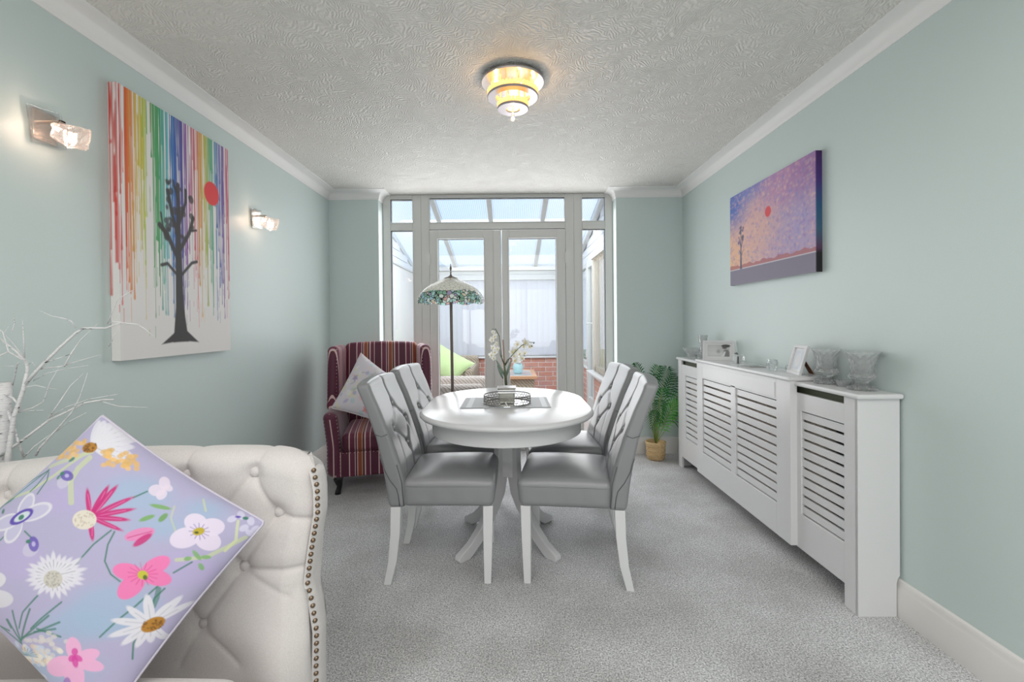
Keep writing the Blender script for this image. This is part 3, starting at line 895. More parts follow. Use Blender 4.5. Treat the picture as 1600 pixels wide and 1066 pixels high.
ch = make_chair()
CH = [((-.355, 2.368, 0), 0, 'grey buttoned dining chair at the left of the table, nearest the camera'),
      ((-.345, 2.945, 0), math.radians(-4), 'grey buttoned dining chair at the left of the table, behind the nearer one'),
      ((.338, 2.325, 0), math.radians(180-9), 'grey buttoned dining chair at the right of the table, nearest the camera'),
      ((.372, 2.87, 0), math.radians(180+2), 'grey buttoned dining chair at the right of the table, farther from the camera')]
for i, (l, rz, lab) in enumerate(CH):
    c = ch if i == 0 else copy_tree(ch)
    c.location = l; c.rotation_euler = (0, 0, rz); tag(c, lab, 'chair', 'grey buttoned dining chairs around the table')

M['table'] = mat('white_satin_table_paint', (.655, .655, .665), .24, bump=(90, .03, .001), spec=.45)
# ------------------------------------------------------------------ table
TX, TY = -.022, 2.595
tb = root('dining_table', 'white oval extending dining table on a four-legged pedestal between the grey chairs', 'table', (TX, TY, 0))


def stadium(r, s, n=40, z=0):
    return [(r*math.cos(t), (s if math.sin(t) >= 0 else -s)+r*math.sin(t), z) for t in [2*PI*(k+.5)/n for k in range(n)]]


def slabring(levels, n=64):
    V = []
    for r_, z_ in levels: V += stadium(r_, .165, n, z_)
    k = len(levels)
    Fc = [(i*n+j, i*n+(j+1) % n, (i+1)*n+(j+1) % n, (i+1)*n+j) for i in range(k-1) for j in range(n)]
    Fc += [tuple(range(n))[::-1], tuple((k-1)*n+j for j in range(n))]
    return V, Fc


# two half tops and the centre leaf, each its own piece
prof = [(.418, .728), (.434, .731), (.443, .740), (.443, .748), (.437, .756), (.428, .760)]
def halftop(sg):
    V = []; n = 40
    for r_, z_ in prof:
        V += [(r_*math.cos(t), sg*(.1655+r_*math.sin(t)), z_) for t in [PI*k/n for k in range(n+1)]]
    m_ = n+1; k = len(prof)
    Fc = [(i*m_+j, i*m_+j+1, (i+1)*m_+j+1, (i+1)*m_+j) for i in range(k-1) for j in range(n)]
    Fc += [tuple(range(m_)), tuple((k-1)*m_+j for j in range(m_)), tuple(i*m_ for i in range(k)), tuple(i*m_+n for i in range(k))]
    return sharp(MB().add(V, Fc).build('tabletop_half', M['table'], tb), 45)
halftop(1); halftop(-1)
lf = [(-r_, z_) for r_, z_ in prof]+[(r_, z_) for r_, z_ in prof[::-1]]
sharp(MB().prism(lf, 1, -.1645, .1645).build('extension_leaf', M['table'], tb), 45)
V, Fc = slabring([(.372, .648), (.380, .652), (.380, .728)]); sharp(MB().add(V, Fc).build('apron', M['table'], tb), 45)
box('pedestal_plate', -.115, .115, -.17, .17, .625, .650, M['table'], tb, bevel=.005)


def splay(name):
    """one curved leg: upright near the axis, then sweeping out to the foot; profile in (r, z)"""
    outer = [(.085, .625), (.085, .45), (.090, .37), (.110, .29), (.150, .215), (.215, .135), (.280, .075), (.330, .048), (.356, .032), (.362, .014), (.352, .0)]
    inner = [(.020, .625), (.020, .42), (.022, .345), (.040, .27), (.080, .205), (.140, .130), (.205, .062), (.262, .018), (.290, .0)]
    poly = outer+inner[::-1]
    return MB().prism(poly, 1, -.020, .020).build(name, M['table'], tb, bevel=.005)


lg = splay('leg')
for k in range(4):
    o = lg if k == 0 else dupe(lg, tb)
    o.rotation_euler = (0, 0, PI/4+k*PI/2)
box('pedestal_core', -.055, .055, -.055, .055, .36, .625, M['table'], tb, bevel=.004)

# placemat
M['mat_weave'] = mat('silver_grey_weave', (.42, .43, .45), .55, bump=(400, .3, .0008))
M['mat_band'] = mat('pale_grey_weave', (.60, .61, .63), .5, bump=(400, .3, .0008))
pm = root('placemat', 'grey striped placemat lying on the table under the round tray', 'placemat', (-.028, 2.585, .7605))
box('cloth', -.235, .235, -.165, .165, 0, .003, M['mat_weave'], pm)
for a in (-.205, -.115, .105, .190): box('stripe', a, a+.028, -.1645, .1645, .003, .0036, M['mat_band'], pm)

# filigree tray
tr = root('tray', 'round pewter filigree tray on the placemat', 'tray', (-.020, 2.55, .7642))
MB().lathe([(0, .003), (.126, .003), (.1265, 0), (0, 0)], 48).build('base', M['mirror'], tr)
mb = MB()
for zz in (.004, .046):
    mb.tube([(.127*math.cos(t), .127*math.sin(t), zz) for t in [2*PI*k/64 for k in range(65)]], .0026, 6, False)
mb.build('rim', M['brass_wire'], tr, smooth=True)
mb = MB(); nb = 40
for row in range(3):
    for k in range(nb):
        t0 = 2*PI*(k+.5*(row % 2))/nb; cz_ = .012+.0125*row
        pts = []
        for j in range(9):
            a = 2*PI*j/8; t = t0+math.cos(a)*.0095/.127; pts.append((.127*math.cos(t), .127*math.sin(t), cz_+math.sin(a)*.0066))
        mb.tube(pts, .0011, 4, False)
mb.build('filigree', M['brass_wire'], tr, smooth=True, kind='stuff')
mb = MB().tube([(-.004, -.130, .03), (-.006, -.137, .020), (.0, -.138, .012), (.004, -.136, .006)], .003, 6); mb.build('clasp', M['photo_white'], tr, smooth=True)

# pot with the orchid
op = root('plant_pot', 'small square silver pot with a mirrored band standing in the round tray', 'pot', (-.022, 2.545, .7680))
V, Fc = rbox(.088, .088, .078, .006, 2, 2, 2); V[:, 2] += .040; V[:, :2] *= (1-.05*(1-V[:, 2:3]/.08)); mesh('body', V, Fc, mat('silver_glaze', (.42, .43, .38), .2, .7), op)
box('mirror_band', -.0475, .0475, -.0475, .0475, .058, .074, M['mirror'], op)
box('dark_band', -.0479, .0479, -.0479, .0479, .062, .0665, M['black'], op)
box('lip', -.050, .050, -.050, .050, .079, .085, M['brass_wire'], op, bevel=.002)
orc = root('orchid', 'white artificial orchid growing from the silver pot on the table', 'plant', (-.022, 2.545, .845))
M['stem'] = mat('dark_stem', (.10, .13, .07), .5); M['cane'] = mat('brown_cane', (.36, .24, .18), .7, var=.2, vscale=40)
M['leaf_o'] = mat('grey_green_leaf', (.16, .22, .17), .4); M['lip'] = mat('orchid_lip', (.70, .62, .30), .5)
def LP(x, y, Y=2.56): return P(x, y, Y)-Vector((-.022, 2.545, .845))
MB().tube([LP(790, 600), LP(788, 570), LP(786, 531)], [.005, .005, .004], 8).build('cane', M['cane'], orc, smooth=True)
MB().tube([LP(791, 602, 2.54), LP(790, 585, 2.54), LP(788, 570, 2.54)], [.007, .006, .004], 8).build('stem', M['stem'], orc, smooth=True)
for pts in ([(789, 575), (784, 560), (782, 545), (780, 525), (774, 514), (769, 516)], [(789, 572), (795, 562), (803, 552), (815, 540), (826, 535), (836, 535)],
            [(788, 568), (782, 556), (780, 546)], [(789, 570), (793, 562), (798, 559)]):
    MB().tube([LP(a, b, 2.55) for a, b in pts], [.0022]*(len(pts)-1)+[.001], 6).build('stem', M['stem'], orc, smooth=True)
def leaf(name, a, b, w, m, par, bend=.01, n=8):
    a, b = Vector(a), Vector(b); d = b-a; side = d.cross(Vector((0, 1, 0))).normalized(); V = []
    for i in range(n+1):
        t = i/n; c = a+d*t+Vector((0, -bend*math.sin(t*PI), 0)); ww = w*math.sin(PI*min(1, .08+t*.92))**.7*.5
        V += [c-side*ww, c+Vector((0, -.004, 0)), c+side*ww]
    return mesh(name, V, [(3*i+j, 3*i+3+j, 3*i+4+j, 3*i+1+j) for i in range(n) for j in range(2)], m, par)
for a, b in (((790, 590), (775, 562)), ((791, 588), (799, 562)), ((786, 592), (777, 570))): leaf('leaf', LP(*a), LP(*b), .014, M['leaf_o'], orc)
def flower_mesh():
    V = []; Fc = []
    for k, (ang, L, w) in enumerate(((90, .022, .015), (162, .022, .020), (18, .022, .020), (235, .019, .013), (305, .019, .013))):
        a = math.radians(ang); n = 5; b0 = len(V)
        for i in range(n+1):
            t = i/n; rr = .002+L*t; ww = w*math.sin(PI*(.1+.88*t))**.6*.5; zz = -.004*math.sin(t*PI)-.0005*k
            for s_ in (-1, 0, 1): V.append((rr*math.cos(a)-s_*ww*math.sin(a), zz-(.002 if s_ else 0), rr*math.sin(a)+s_*ww*math.cos(a)))
        Fc += [(b0+3*i+j, b0+3*i+3+j, b0+3*i+4+j, b0+3*i+1+j) for i in range(n) for j in range(2)]
    return V, Fc
fl = mesh('flower', *flower_mesh(), M['petal'], orc)
li = mesh('flower_lip', *(lambda q: (np.array(q[0])*.010/.5, q[1]))(rbox(.5, .5, .7, .2, 2, 2, 2)), M['lip'], fl); li.location = (0, -.006, -.003)
spots = [(806, 547), (818, 541), (803, 556), (812, 553), (820, 552), (828, 541), (808, 538), (800, 549), (815, 560), (806, 563), (822, 534), (771, 519), (774, 526), (769, 531), (775, 537), (770, 543), (773, 550), (768, 555), (777, 545), (771, 560)]
for i, (a, b) in enumerate(spots):
    o = fl if i == 0 else copy_tree(fl, orc)
    o.location = LP(a, b, 2.53+.05*RNG.rand()); o.rotation_euler = (RNG.uniform(-.3, .5), RNG.uniform(-.5, .5), RNG.uniform(-.7, .7))
    s_ = RNG.uniform(.8, 1.15) if i < 11 else RNG.uniform(.6, .85); o.scale = (s_, s_, s_)
for a, b in ((834, 536), (831, 541), (770, 515)):
    o = mesh('bud', *(lambda q: (np.array(q[0]), q[1]))(rbox(.008, .008, .010, .0035, 2, 2, 2)), M['leaf_o'], orc); o.location = LP(a, b, 2.55)

# ------------------------------------------------------------------ radiator cover
RX, RXM = 1.391, 1.361
rc = root('radiator_cover', 'long white slatted radiator cover standing against the right wall', 'radiator cover', (1.45, 2.9, 0))
def rb(name, x0, x1, y0, y1, z0, z1, bevel=.002, m=None): return box(name, x0-1.45, x1-1.45, y0-2.9, y1-2.9, z0, z1, m or M['white'], rc, bevel)
T = .018
rb('top', RX-.012, XR-.004, 1.862, 2.30, .880, .900, .007); rb('top', RX-.012, XR-.004, 3.36, 3.915, .880, .900, .007)
rb('top', RXM-.012, XR-.004, 2.278, 3.435, .901, .921, .007)
# near end panel cut out round the skirting
sd = [(RX, 0), (XR-.0235, 0), (XR-.0235, .135), (XR-.018, .155), (XR-.010, .165), (XR-.010, .88), (RX, .88)]
mb = MB().prism([(a-1.45, b) for a, b in sd], 1, 1.878-2.9, 1.878+T-2.9); mb.build('end_panel', M['white'], rc, bevel=.0015)
mb = MB().prism([(a-1.45, b) for a, b in sd], 1, 3.9-T-2.9, 3.9-2.9); mb.build('end_panel', M['white'], rc, bevel=.0015)
def bay(x, y0, y1, z0, z1, n, gap=.0115):
    """slats one by one between two stiles"""
    pitch = (z1-z0)/n
    a = box('slat', -.006, .006, -(y1-y0)/2, (y1-y0)/2, -(pitch-gap)/2, (pitch-gap)/2, M['white'], rc, bevel=.0015)
    for k in range(n):
        o = a if k == 0 else dupe(a, rc)
        o.location = (x+.012-1.45, (y0+y1)/2-2.9, z0+pitch*(k+.5))
# near section
rb('stile', RX, RX+T, 1.880, 1.958, 0, .88); rb('stile', RX+.004, RX+.004+T, 2.255, 2.298, .095, .84)
rb('header', RX+.003, RX+.003+T, 1.956, 2.298, .762, .846); rb('bottom_rail', RX+.003, RX+.003+T, 1.956, 2.298, .092, .262)
bay(RX+.004, 1.956, 2.257, .262, .762, 11)
# middle section, slightly proud and taller
rb('stile', RXM, RXM+T, 2.285, 2.405, .098, .901); rb('stile', RXM, RXM+T, 2.845, 2.905, .26, .80); rb('stile', RXM, RXM+T, 3.335, 3.430, .098, .901)
rb('header', RXM, RXM+T, 2.404, 3.336, .790, .901); rb('bottom_rail', RXM, RXM+T, 2.404, 3.336, .098, .26)
rb('panel', RXM-.003, RXM+.004, 2.415, 3.325, .800, .880, .0015)
bay(RXM+.002, 2.404, 2.846, .26, .790, 11); bay(RXM+.002, 2.904, 3.336, .26, .790, 11)
rb('end_panel', RXM, RX+.004, 2.283, 2.289, .098, .901); rb('end_panel', RXM, RX+.004, 3.426, 3.432, .098, .901)
# far section
rb('stile', RX, RX+T, 3.825, 3.898, 0, .88); rb('header', RX+.003, RX+.003+T, 3.42, 3.826, .762, .846); rb('bottom_rail', RX+.003, RX+.003+T, 3.42, 3.826, .092, .262)
rb('stile', RX+.004, RX+.004+T, 3.75, 3.828, .095, .846); rb('stile', RX+.004, RX+.004+T, 3.43, 3.46, .095, .846)
bay(RX+.004, 3.46, 3.752, .262, .762, 11)
rb('gap_strip', RX+.028, RX+.034, 1.90, 3.87, .800, .878, 0, M['gapdark'])  # dark strip added behind the open gap under the top
ra = root('radiator', 'panel radiator seen through the gaps between the white cover slats', 'radiator', (1.448, 2.95, .15))
V = []; n = 66
for k in range(n+1):
    y = -.8+1.6*k/n
    for z in (0, .60): V.append(((-.020 if k % 2 else -.010), y, z))
mesh('front_panel', V, [(2*k, 2*k+2, 2*k+3, 2*k+1) for k in range(n)], M['rad'], ra, False)
box('body', -.008, .045, -.8, .8, 0, .60, M['rad'], ra)

# --- ornaments on the cover
def on(x, y, z): return (x, y, z)
def cutvase(name, label, loc, h, ro, group=None, cat='vase'):
    r = root(name, label, cat, loc, 0, group)
    # thick outer skin with diagonal cuts, urn outline, plus inner wall
    pr = [(.0, .0), (.76, .0), (.80, .03), (.74, .075), (.52, .11), (.36, .145), (.34, .19), (.46, .23), (.66, .28), (.76, .34), (.70, .40), (.62, .45), (.62, .55), (.67, .68), (.75, .82), (.88, .93), (1.0, .985), (1.0, 1.0), (.94, 1.0), (.68, .80), (.58, .62), (.54, .50), (.48, .42), (0, .38)]
    prof_ = [(a*ro, b*h) for a, b in pr]
    # subdivide between profile points for cuts
    pp = []
    for (a, b), (c, d) in zip(prof_[:-1], prof_[1:]):
        for k in range(4): pp.append((a+(c-a)*k/4, b+(d-b)*k/4))
    pp.append(prof_[-1])
    def fl_(t, i, z):
        q = z/h
        if i > 4*17: return 1
        if .44 < q < .97: return 1+.085*(abs(math.sin(6*t+q*17))*abs(math.sin(6*t-q*17)))**.7-.04
        if q < .1: return 1+.05*math.cos(16*t)
        if .28 < q < .42: return 1+.04*math.cos(12*t)
        return 1
    mb = MB().lathe(pp, 112, flute=fl_); o = mb.build('body', M['crystal'], r)
    return r
cutvase('crystal_vase', 'cut crystal urn vase at the near end of the radiator cover', (1.496, 1.995, .9003), .163, .066, 'pair of cut crystal urn vases')
cutvase('crystal_vase', 'cut crystal urn vase beside the small angled photo frame', (1.485, 2.205, .9003), .163, .063, 'pair of cut crystal urn vases')
def bowl(name, label, loc, h, r0, r1, fl=12, amp=.05, cat='bowl'):
    r = root(name, label, cat, loc)
    pr = [(0, 0), (r0, 0), (r0*1.02, h*.08), (r0*.98, h*.15), (r0+(r1-r0)*.5, h*.55), (r1, h*.97), (r1, h), (r1-.004, h), (r0+(r1-r0)*.5-.006, h*.55), (r0*.8, h*.2), (0, h*.16)]
    pp = []
    for (a, b), (c, d) in zip(pr[:-1], pr[1:]):
        for k in range(3): pp.append((a+(c-a)*k/3, b+(d-b)*k/3))
    pp.append(pr[-1])
    MB().lathe(pp, 48, flute=lambda t, i, z: 1+(amp*math.cos(fl*t+z/h*3)*math.cos(fl*t-z/h*3) if i < 17 else 0)).build('body', M['crystal'], r)
    return r
bowl('crystal_dish', 'low cut crystal dish between the two crystal urn vases', (1.500, 2.098, .9003), .028, .032, .040, 14, .06, 'dish')
bowl('crystal_bowl', 'flared crystal bowl at the far end of the radiator cover', (1.455, 3.745, .9003), .085, .035, .075)
bowl('crystal_bowl', 'smaller crystal bowl in front of the tall narrow vase', (1.432, 3.475, .9213), .050, .035, .062)
tv = root('crystal_vase', 'tall narrow cut crystal vase behind the white photo frame', 'vase', (1.470, 3.585, .9003))
pr = [(0, 0), (.034, 0), (.036, .006), (.022, .012), (.020, .04), (.023, .10), (.034, .185), (.036, .19), (.032, .19), (.019, .10), (.015, .05), (0, .045)]
pp = []
for (a, b), (c, d) in zip(pr[:-1], pr[1:]):
    for k in range(4): pp.append((a+(c-a)*k/4, b+(d-b)*k/4))
pp.append(pr[-1])
MB().lathe(pp, 40, flute=lambda t, i, z: 1+(.07*math.cos(7*t+z*90)*math.cos(7*t-z*90) if i < 26 else 0)).build('body', M['crystal'], tv)


def photo_frame(name, label, loc, rz, w, h, b, lean, picture):
    r = root(name, label, 'photo frame', loc, rz)
    # built upright facing -Y, then leaned back
    rot = Matrix.Rotation(-lean, 4, 'X')
    def tr(mb): mb.v = [tuple(rot @ Vector(v)) for v in mb.v]; return mb
    mb = MB().box(-w/2, w/2, 0, .014, 0, b).box(-w/2, w/2, 0, .014, h-b, h).box(-w/2, -w/2+b, 0, .014, b, h-b).box(w/2-b, w/2, 0, .014, b, h-b)
    tr(mb).build('frame', M['white'], r, bevel=.0015)
    nu, nv = 60, 45; xs_ = np.linspace(-w/2+b, w/2-b, nu); zs_ = np.linspace(b, h-b, nv)
    X_, Z_ = np.meshgrid(xs_, zs_, indexing='ij'); V = np.stack([X_.ravel(), np.full(X_.size, .008), Z_.ravel()], 1)
    V = (np.array(rot.to_3x3()) @ V.T).T
    o = mesh('picture', V, gridF(nu, nv), M['photo'], r)
    p = Paint((X_.ravel()+w/2-b)/(w-2*b), (Z_.ravel()-b)/(h-2*b), (.78, .78, .79)); p.soft = .03; picture(p); setprint(o, p.C)
    tr(MB().box(-w/2+.004, w/2-.004, .012, .015, .004, h-.004)).build('backing', M['strut'], r)
    foot = h*.62*math.sin(lean)+h*.42; zt = h*.62*math.cos(lean); yt = h*.62*math.sin(lean)+.014
    MB().add([(-.018, yt, zt), (.018, yt, zt), (.026, foot, .001), (-.026, foot, .001), (-.018, yt+.004, zt), (.018, yt+.004, zt), (.026, foot+.004, .001), (-.026, foot+.004, .001)],
             [(0, 1, 2, 3), (7, 6, 5, 4), (0, 4, 5, 1), (1, 5, 6, 2), (2, 6, 7, 3), (3, 7, 4, 0)]).build('strut', M['strut'], r)
    return r
def pic1(p):
    g = lambda v: (v, v, v*1.01)
    p.poly([(.08, .12), (.92, .12), (.92, .9), (.08, .9)], g(.55))
    p.ell(.3, .55, .2, .25, g(.66), soft=.3); p.ell(.45, .3, .3, .12, g(.72), soft=.2); p.ell(.78, .82, .17, .10, g(.06)); p.ell(.75, .66, .06, .10, g(.42)); p.ell(.73, .70, .09, .07, g(.10))
    p.poly([(.62, .12), (.72, .55), (.86, .58), (.92, .4), (.92, .12)], g(.22)); p.poly([(.60, .12), (.72, .45), (.78, .45), (.72, .12)], g(.80)); p.ell(.5, .45, .06, .10, g(.35), soft=.1)
def pic2(p): p.poly([(.1, .1), (.9, .1), (.9, .9), (.1, .9)], (.62, .66, .72)); p.ell(.5, .5, .25, .3, (.72, .72, .74))
photo_frame('photo_frame', 'white wide photo frame with a black and white photo on the radiator cover', (1.447, 3.268, .9213), math.radians(-26), .205, .145, .018, .30, pic1)
photo_frame('photo_frame', 'small white photo frame turned side on, brown strut showing behind', (1.455, 2.425, .9213), math.radians(-99), .15, .155, .016, .28, pic2)
tb2 = root('trinket_box', 'little clear glass box with a dark ornament just right of the wide photo frame', 'box', (1.475, 3.035, .9213))
box('body', -.024, .024, -.036, .036, 0, .050, M['candle_glass'], tb2, bevel=.003); box('lid', -.026, .026, -.038, .038, .051, .056, M['candle_glass'], tb2)
MB().tube([(-.010, -.012, .002), (-.010, -.012, .046)], [.006, .004], 8).build('ornament', M['black'], tb2)
MB().add([(-.02, -.02, .058), (.0, .0, .058), (-.024, .012, .064), (-.012, -.004, .074)], [(0, 1, 3), (1, 2, 3), (2, 0, 3), (0, 2, 1)]).build('ornament', M['black'], tb2)
cs = root('coaster_stack', 'thin grey and clear coasters lying flat on the radiator cover', 'coaster', (1.448, 2.80, .9213))
box('coaster', -.050, .050, -.055, .055, 0, .005, mat('grey_felt', (.45, .44, .44), .8), cs); box('coaster', -.048, .052, -.050, .058, .0055, .010, M['candle_glass'], cs)
def holder(label, loc, r_, h_):
    r = root('candle_holder', label, 'candle holder', loc, 0, 'clear candle holders')
    MB().lathe([(0, 0), (r_*.7, 0), (r_, h_*.35), (r_, h_*.7), (r_*.8, h_), (r_*.72, h_), (r_*.88, h_*.65), (r_*.6, h_*.25), (0, h_*.22)], 24, flute=lambda t, i, z: 1+(.06*math.cos(9*t) if i < 5 else 0)).build('body', M['candle_glass'], r)
holder('larger clear glass candle holder between the coasters and the angled photo frame', (1.440, 2.580, .9213), .030, .062)
holder('smallest clear glass candle holder, right of the larger one', (1.500, 2.515, .9213), .024, .034)

# ------------------------------------------------------------------ potted palm
pp_ = root('plant_pot', 'round straw coloured basket pot on the carpet in the far right corner', 'pot', (1.255, 4.075, 0))
MB().lathe([(0, 0), (.062, 0), (.072, .01), (.080, .06), (.080, .120), (.088, .140), (.088, .155), (.080, .157), (.072, .150), (.070, .13), (0, .128)], 36, flute=lambda t, i, z: 1+.012*math.sin(z*180)).build('body', M['basket'], pp_, smooth=True)
for zz in (.045, .085, .118): MB().tube([(.0805*math.cos(t), .0805*math.sin(t), zz) for t in [2*PI*k/36 for k in range(37)]], .004, 6, False).build('braid', M['basket'], pp_, smooth=True)
pl = root('potted_palm', 'green artificial palm with feathery fronds growing in the straw basket pot', 'plant', (1.255, 4.075, .129))
def palmmat(n, c): return mat(n, c, .5, var=.25, vscale=12, spec=.2)
PM = [palmmat('dark_palm_leaf', (.012, .10, .022)), palmmat('mid_palm_leaf', (.03, .20, .035)), palmmat('light_palm_leaf', (.10, .36, .05))]
M['palmstem'] = mat('palm_stem', (.26, .36, .10), .5)
def frond(a, mid, b, L, m, W=.11):
    """a->mid bare stalk, mid->b leafy part with paired leaflets"""
    st = [Vector(a)*(1-t)**2+Vector(mid)*2*t*(1-t)*.5+Vector(mid)*2*t*(1-t)*.5+Vector(mid)*t*t for t in np.linspace(0, 1, 6)]
    mid, b = Vector(mid), Vector(b); sag = Vector((0, 0, .02))
    ax = [mid*(1-t)+b*t+sag*math.sin(t*PI) for t in np.linspace(0, 1, 13)]
    MB().tube(st+ax[1:], [.0034]*6+[.003-.002*i/12 for i in range(12)], 6).build('stalk', M['palmstem'], pl, smooth=True)
    d = (b-mid).normalized(); side = d.cross(Vector((-.3, -1, .25))).normalized(); nrm = side.cross(d)
    V = []; Fc = []; nL = int(max(7, min(15, (b-mid).length/.017)))
    for i in range(nL):
        t = (i+1)/nL; c = mid*(1-t)+b*t+sag*math.sin(t*PI); LL = W*(math.sin(PI*(.18+.75*t))**.7)*RNG.uniform(.9, 1.08)
        for sg in (-1, 1):
            dr = (side*sg*(1-.45*t)+d*(.45+.7*t)).normalized(); tip = c+dr*LL-nrm*LL*.10*0-Vector((0, 0, LL*.22))
            w = d*.0062; k = len(V); mm = c+dr*LL*.45+Vector((0, 0, .004))
            V += [c-w*.4, c+w*.4, mm-w, mm+w, tip]; Fc += [(k, k+1, k+3, k+2), (k+2, k+3, k+4)]
    mesh('frond', V, Fc, m, pl, False)
def Q(x, y, Y): return P(x, y, Y)-Vector((1.255, 4.075, .129))
base = (0, 0, 0)
for (mx, my, tx, ty, Y, mi, w) in ((1004, 600, 993, 570, 4.02, 0, .085), (1012, 615, 1016, 590, 4.12, 0, .12), (1032, 625, 1042, 578, 4.05, 0, .15), (1040, 620, 1057, 590, 4.15, 0, .13),
                                   (1036, 668, 1062, 612, 4.0, 1, .11), (1030, 676, 1056, 628, 3.95, 2, .12), (1026, 640, 1018, 668, 3.98, 0, .09), (1030, 622, 1034, 664, 3.95, 0, .10),
                                   (1048, 660, 1066, 655, 4.05, 0, .10), (1046, 645, 1070, 628, 4.12, 1, .12), (1020, 630, 1008, 610, 4.1, 1, .11), (1022, 600, 1028, 575, 4.15, 1, .10), (1036, 640, 1034, 612, 4.05, 1, .12)):
    frond(base, Q(mx, my, Y), Q(tx, ty, Y), 0, PM[mi], w)

# ------------------------------------------------------------------ floor lamp
LX, LY = -.450, 3.60
la = root('floor_lamp', 'bronze floor lamp with a leaded stained glass dome shade in front of the doors', 'lamp', (LX, LY, 0))
MB().lathe([(0, 0), (.13, 0), (.13, .012), (.10, .025), (.04, .035), (.018, .06), (0, .06)], 40).build('base', M['bronze'], la, smooth=True)
MB().tube([(.006, 0, .05), (.004, 0, .7), (0, 0, 1.30), (0, 0, 1.54)], .0115, 14).build('pole', M['bronze'], la, smooth=True)
sh = [(.250, 1.352), (.252, 1.368), (.244, 1.398), (.226, 1.430), (.196, 1.462), (.156, 1.490), (.108, 1.513), (.066, 1.531), (.044, 1.546)]
V = []; n = 72
for (r_, z_) in sh:
    for k in range(n):
        t = 2*PI*k/n; wv = .006*math.sin(t*9)*(1 if z_ < 1.36 else .25); rr = r_+.0025*math.sin(t*24)*(z_ < 1.40); V.append((rr*math.cos(t), rr*math.sin(t), z_+wv))
mesh('shade', V, [(i*n+k, i*n+(k+1) % n, (i+1)*n+(k+1) % n, (i+1)*n+k) for i in range(len(sh)-1) for k in range(n)], M['lead'], la)
MB().tube([(.102*math.cos(t), .102*math.sin(t), 1.506) for t in [2*PI*k/36 for k in range(37)]], .0028, 6, False).build('shade_ring', M['bronze'], la, smooth=True)
MB().tube([(.049*math.cos(t), .049*math.sin(t), 1.543) for t in [2*PI*k/36 for k in range(37)]], .003, 6, False).build('shade_ring', M['bronze'], la, smooth=True)
MB().lathe([(0, 1.655), (.003, 1.65), (.003, 1.64), (.008, 1.625), (.009, 1.615), (.004, 1.60), (.003, 1.59), (.009, 1.586), (.004, 1.58), (.006, 1.57), (.012, 1.562), (.030, 1.552), (.046, 1.545), (.046, 1.541), (0, 1.541)], 24).build('finial', M['bronze'], la, smooth=True)

# ------------------------------------------------------------------ wing armchair
M['plum'] = mat('plum_moquette', (.10, .010, .036), .6, sheen=.35, var=.2, vscale=30, bump=(300, .3, .001))
M['pale'] = mat('pale_stripe', (.62, .44, .44), .7)
wc = root('wing_armchair', 'plum striped high-backed wing armchair in the far left corner', 'armchair', (-1.020, 3.690, 0), math.radians(13))
def part(name, c, s, r_, n, m, fn=None):
    V, Fc = rbox(*s, r_, *n)
    V = V+np.array(c)
    if fn: V = fn(V)
    return mesh(name, V, Fc, m, wc)
def backfn(V):
    V[:, 1] += np.clip((V[:, 2]-.4)/.6, 0, 1)*.10
    V[:, 2] += .012*np.cos(V[:, 0]/.3*PI/2)*(V[:, 2] > .9); return V
part('backrest', (0, .27, .66), (.60, .13, .76), .045, (14, 3, 14), M['stripeX'], backfn)
part('seat_base', (0, -.06, .215), (.62, .60, .18), .02, (12, 12, 4), M['stripeX'])
def cushfn(V):
    k = V[:, 2] > .38; V[:, 2] += k*.018*np.cos(np.clip(V[:, 0]/.26, -1, 1)*PI/2)*np.cos(np.clip((V[:, 1]+.08)/.28, -1, 1)*PI/2); return V
part('seat_cushion', (0, -.085, .365), (.505, .56, .125), .035, (14, 14, 4), M['stripeX'], cushfn)
for sg in (-1, 1):
    def armfn(V):
        V[:, 0] += sg*.03*np.clip((V[:, 2]-.35)/.25, 0, 1); return V
    part('arm', (sg*.305, -.07, .355), (.10, .60, .455), .045, (4, 14, 10), M['plum'], armfn)
    def wingfn(V):
        h_ = np.clip((V[:, 2]-.50)/.5, 0, 1)
        fr_ = np.clip((.30-V[:, 1])/.40, 0, 1)
        V[:, 1] += fr_*(.02*h_-.30*np.clip(.25-h_, 0, .25)); V[:, 0] += sg*.028*fr_; V[:, 1] += .06*h_; return V
    part('wing', (sg*.325, .105, .79), (.085, .38, .48), .040, (4, 14, 14), M['stripeY'], wingfn)
    for fy_ in (-.30, .30):
        mb = MB(); cx_, cy_ = sg*.275, fy_
        pts = [(cx_, cy_, .14), (cx_+sg*.010, cy_-.008, .10), (cx_+sg*.002, cy_, .05), (cx_+sg*.012, cy_-.012, .012), (cx_+sg*.012, cy_-.012, 0)]
        mb.tube(pts, [.034, .032, .018, .020, .022], 12).build('leg', M['black'], wc, smooth=True)
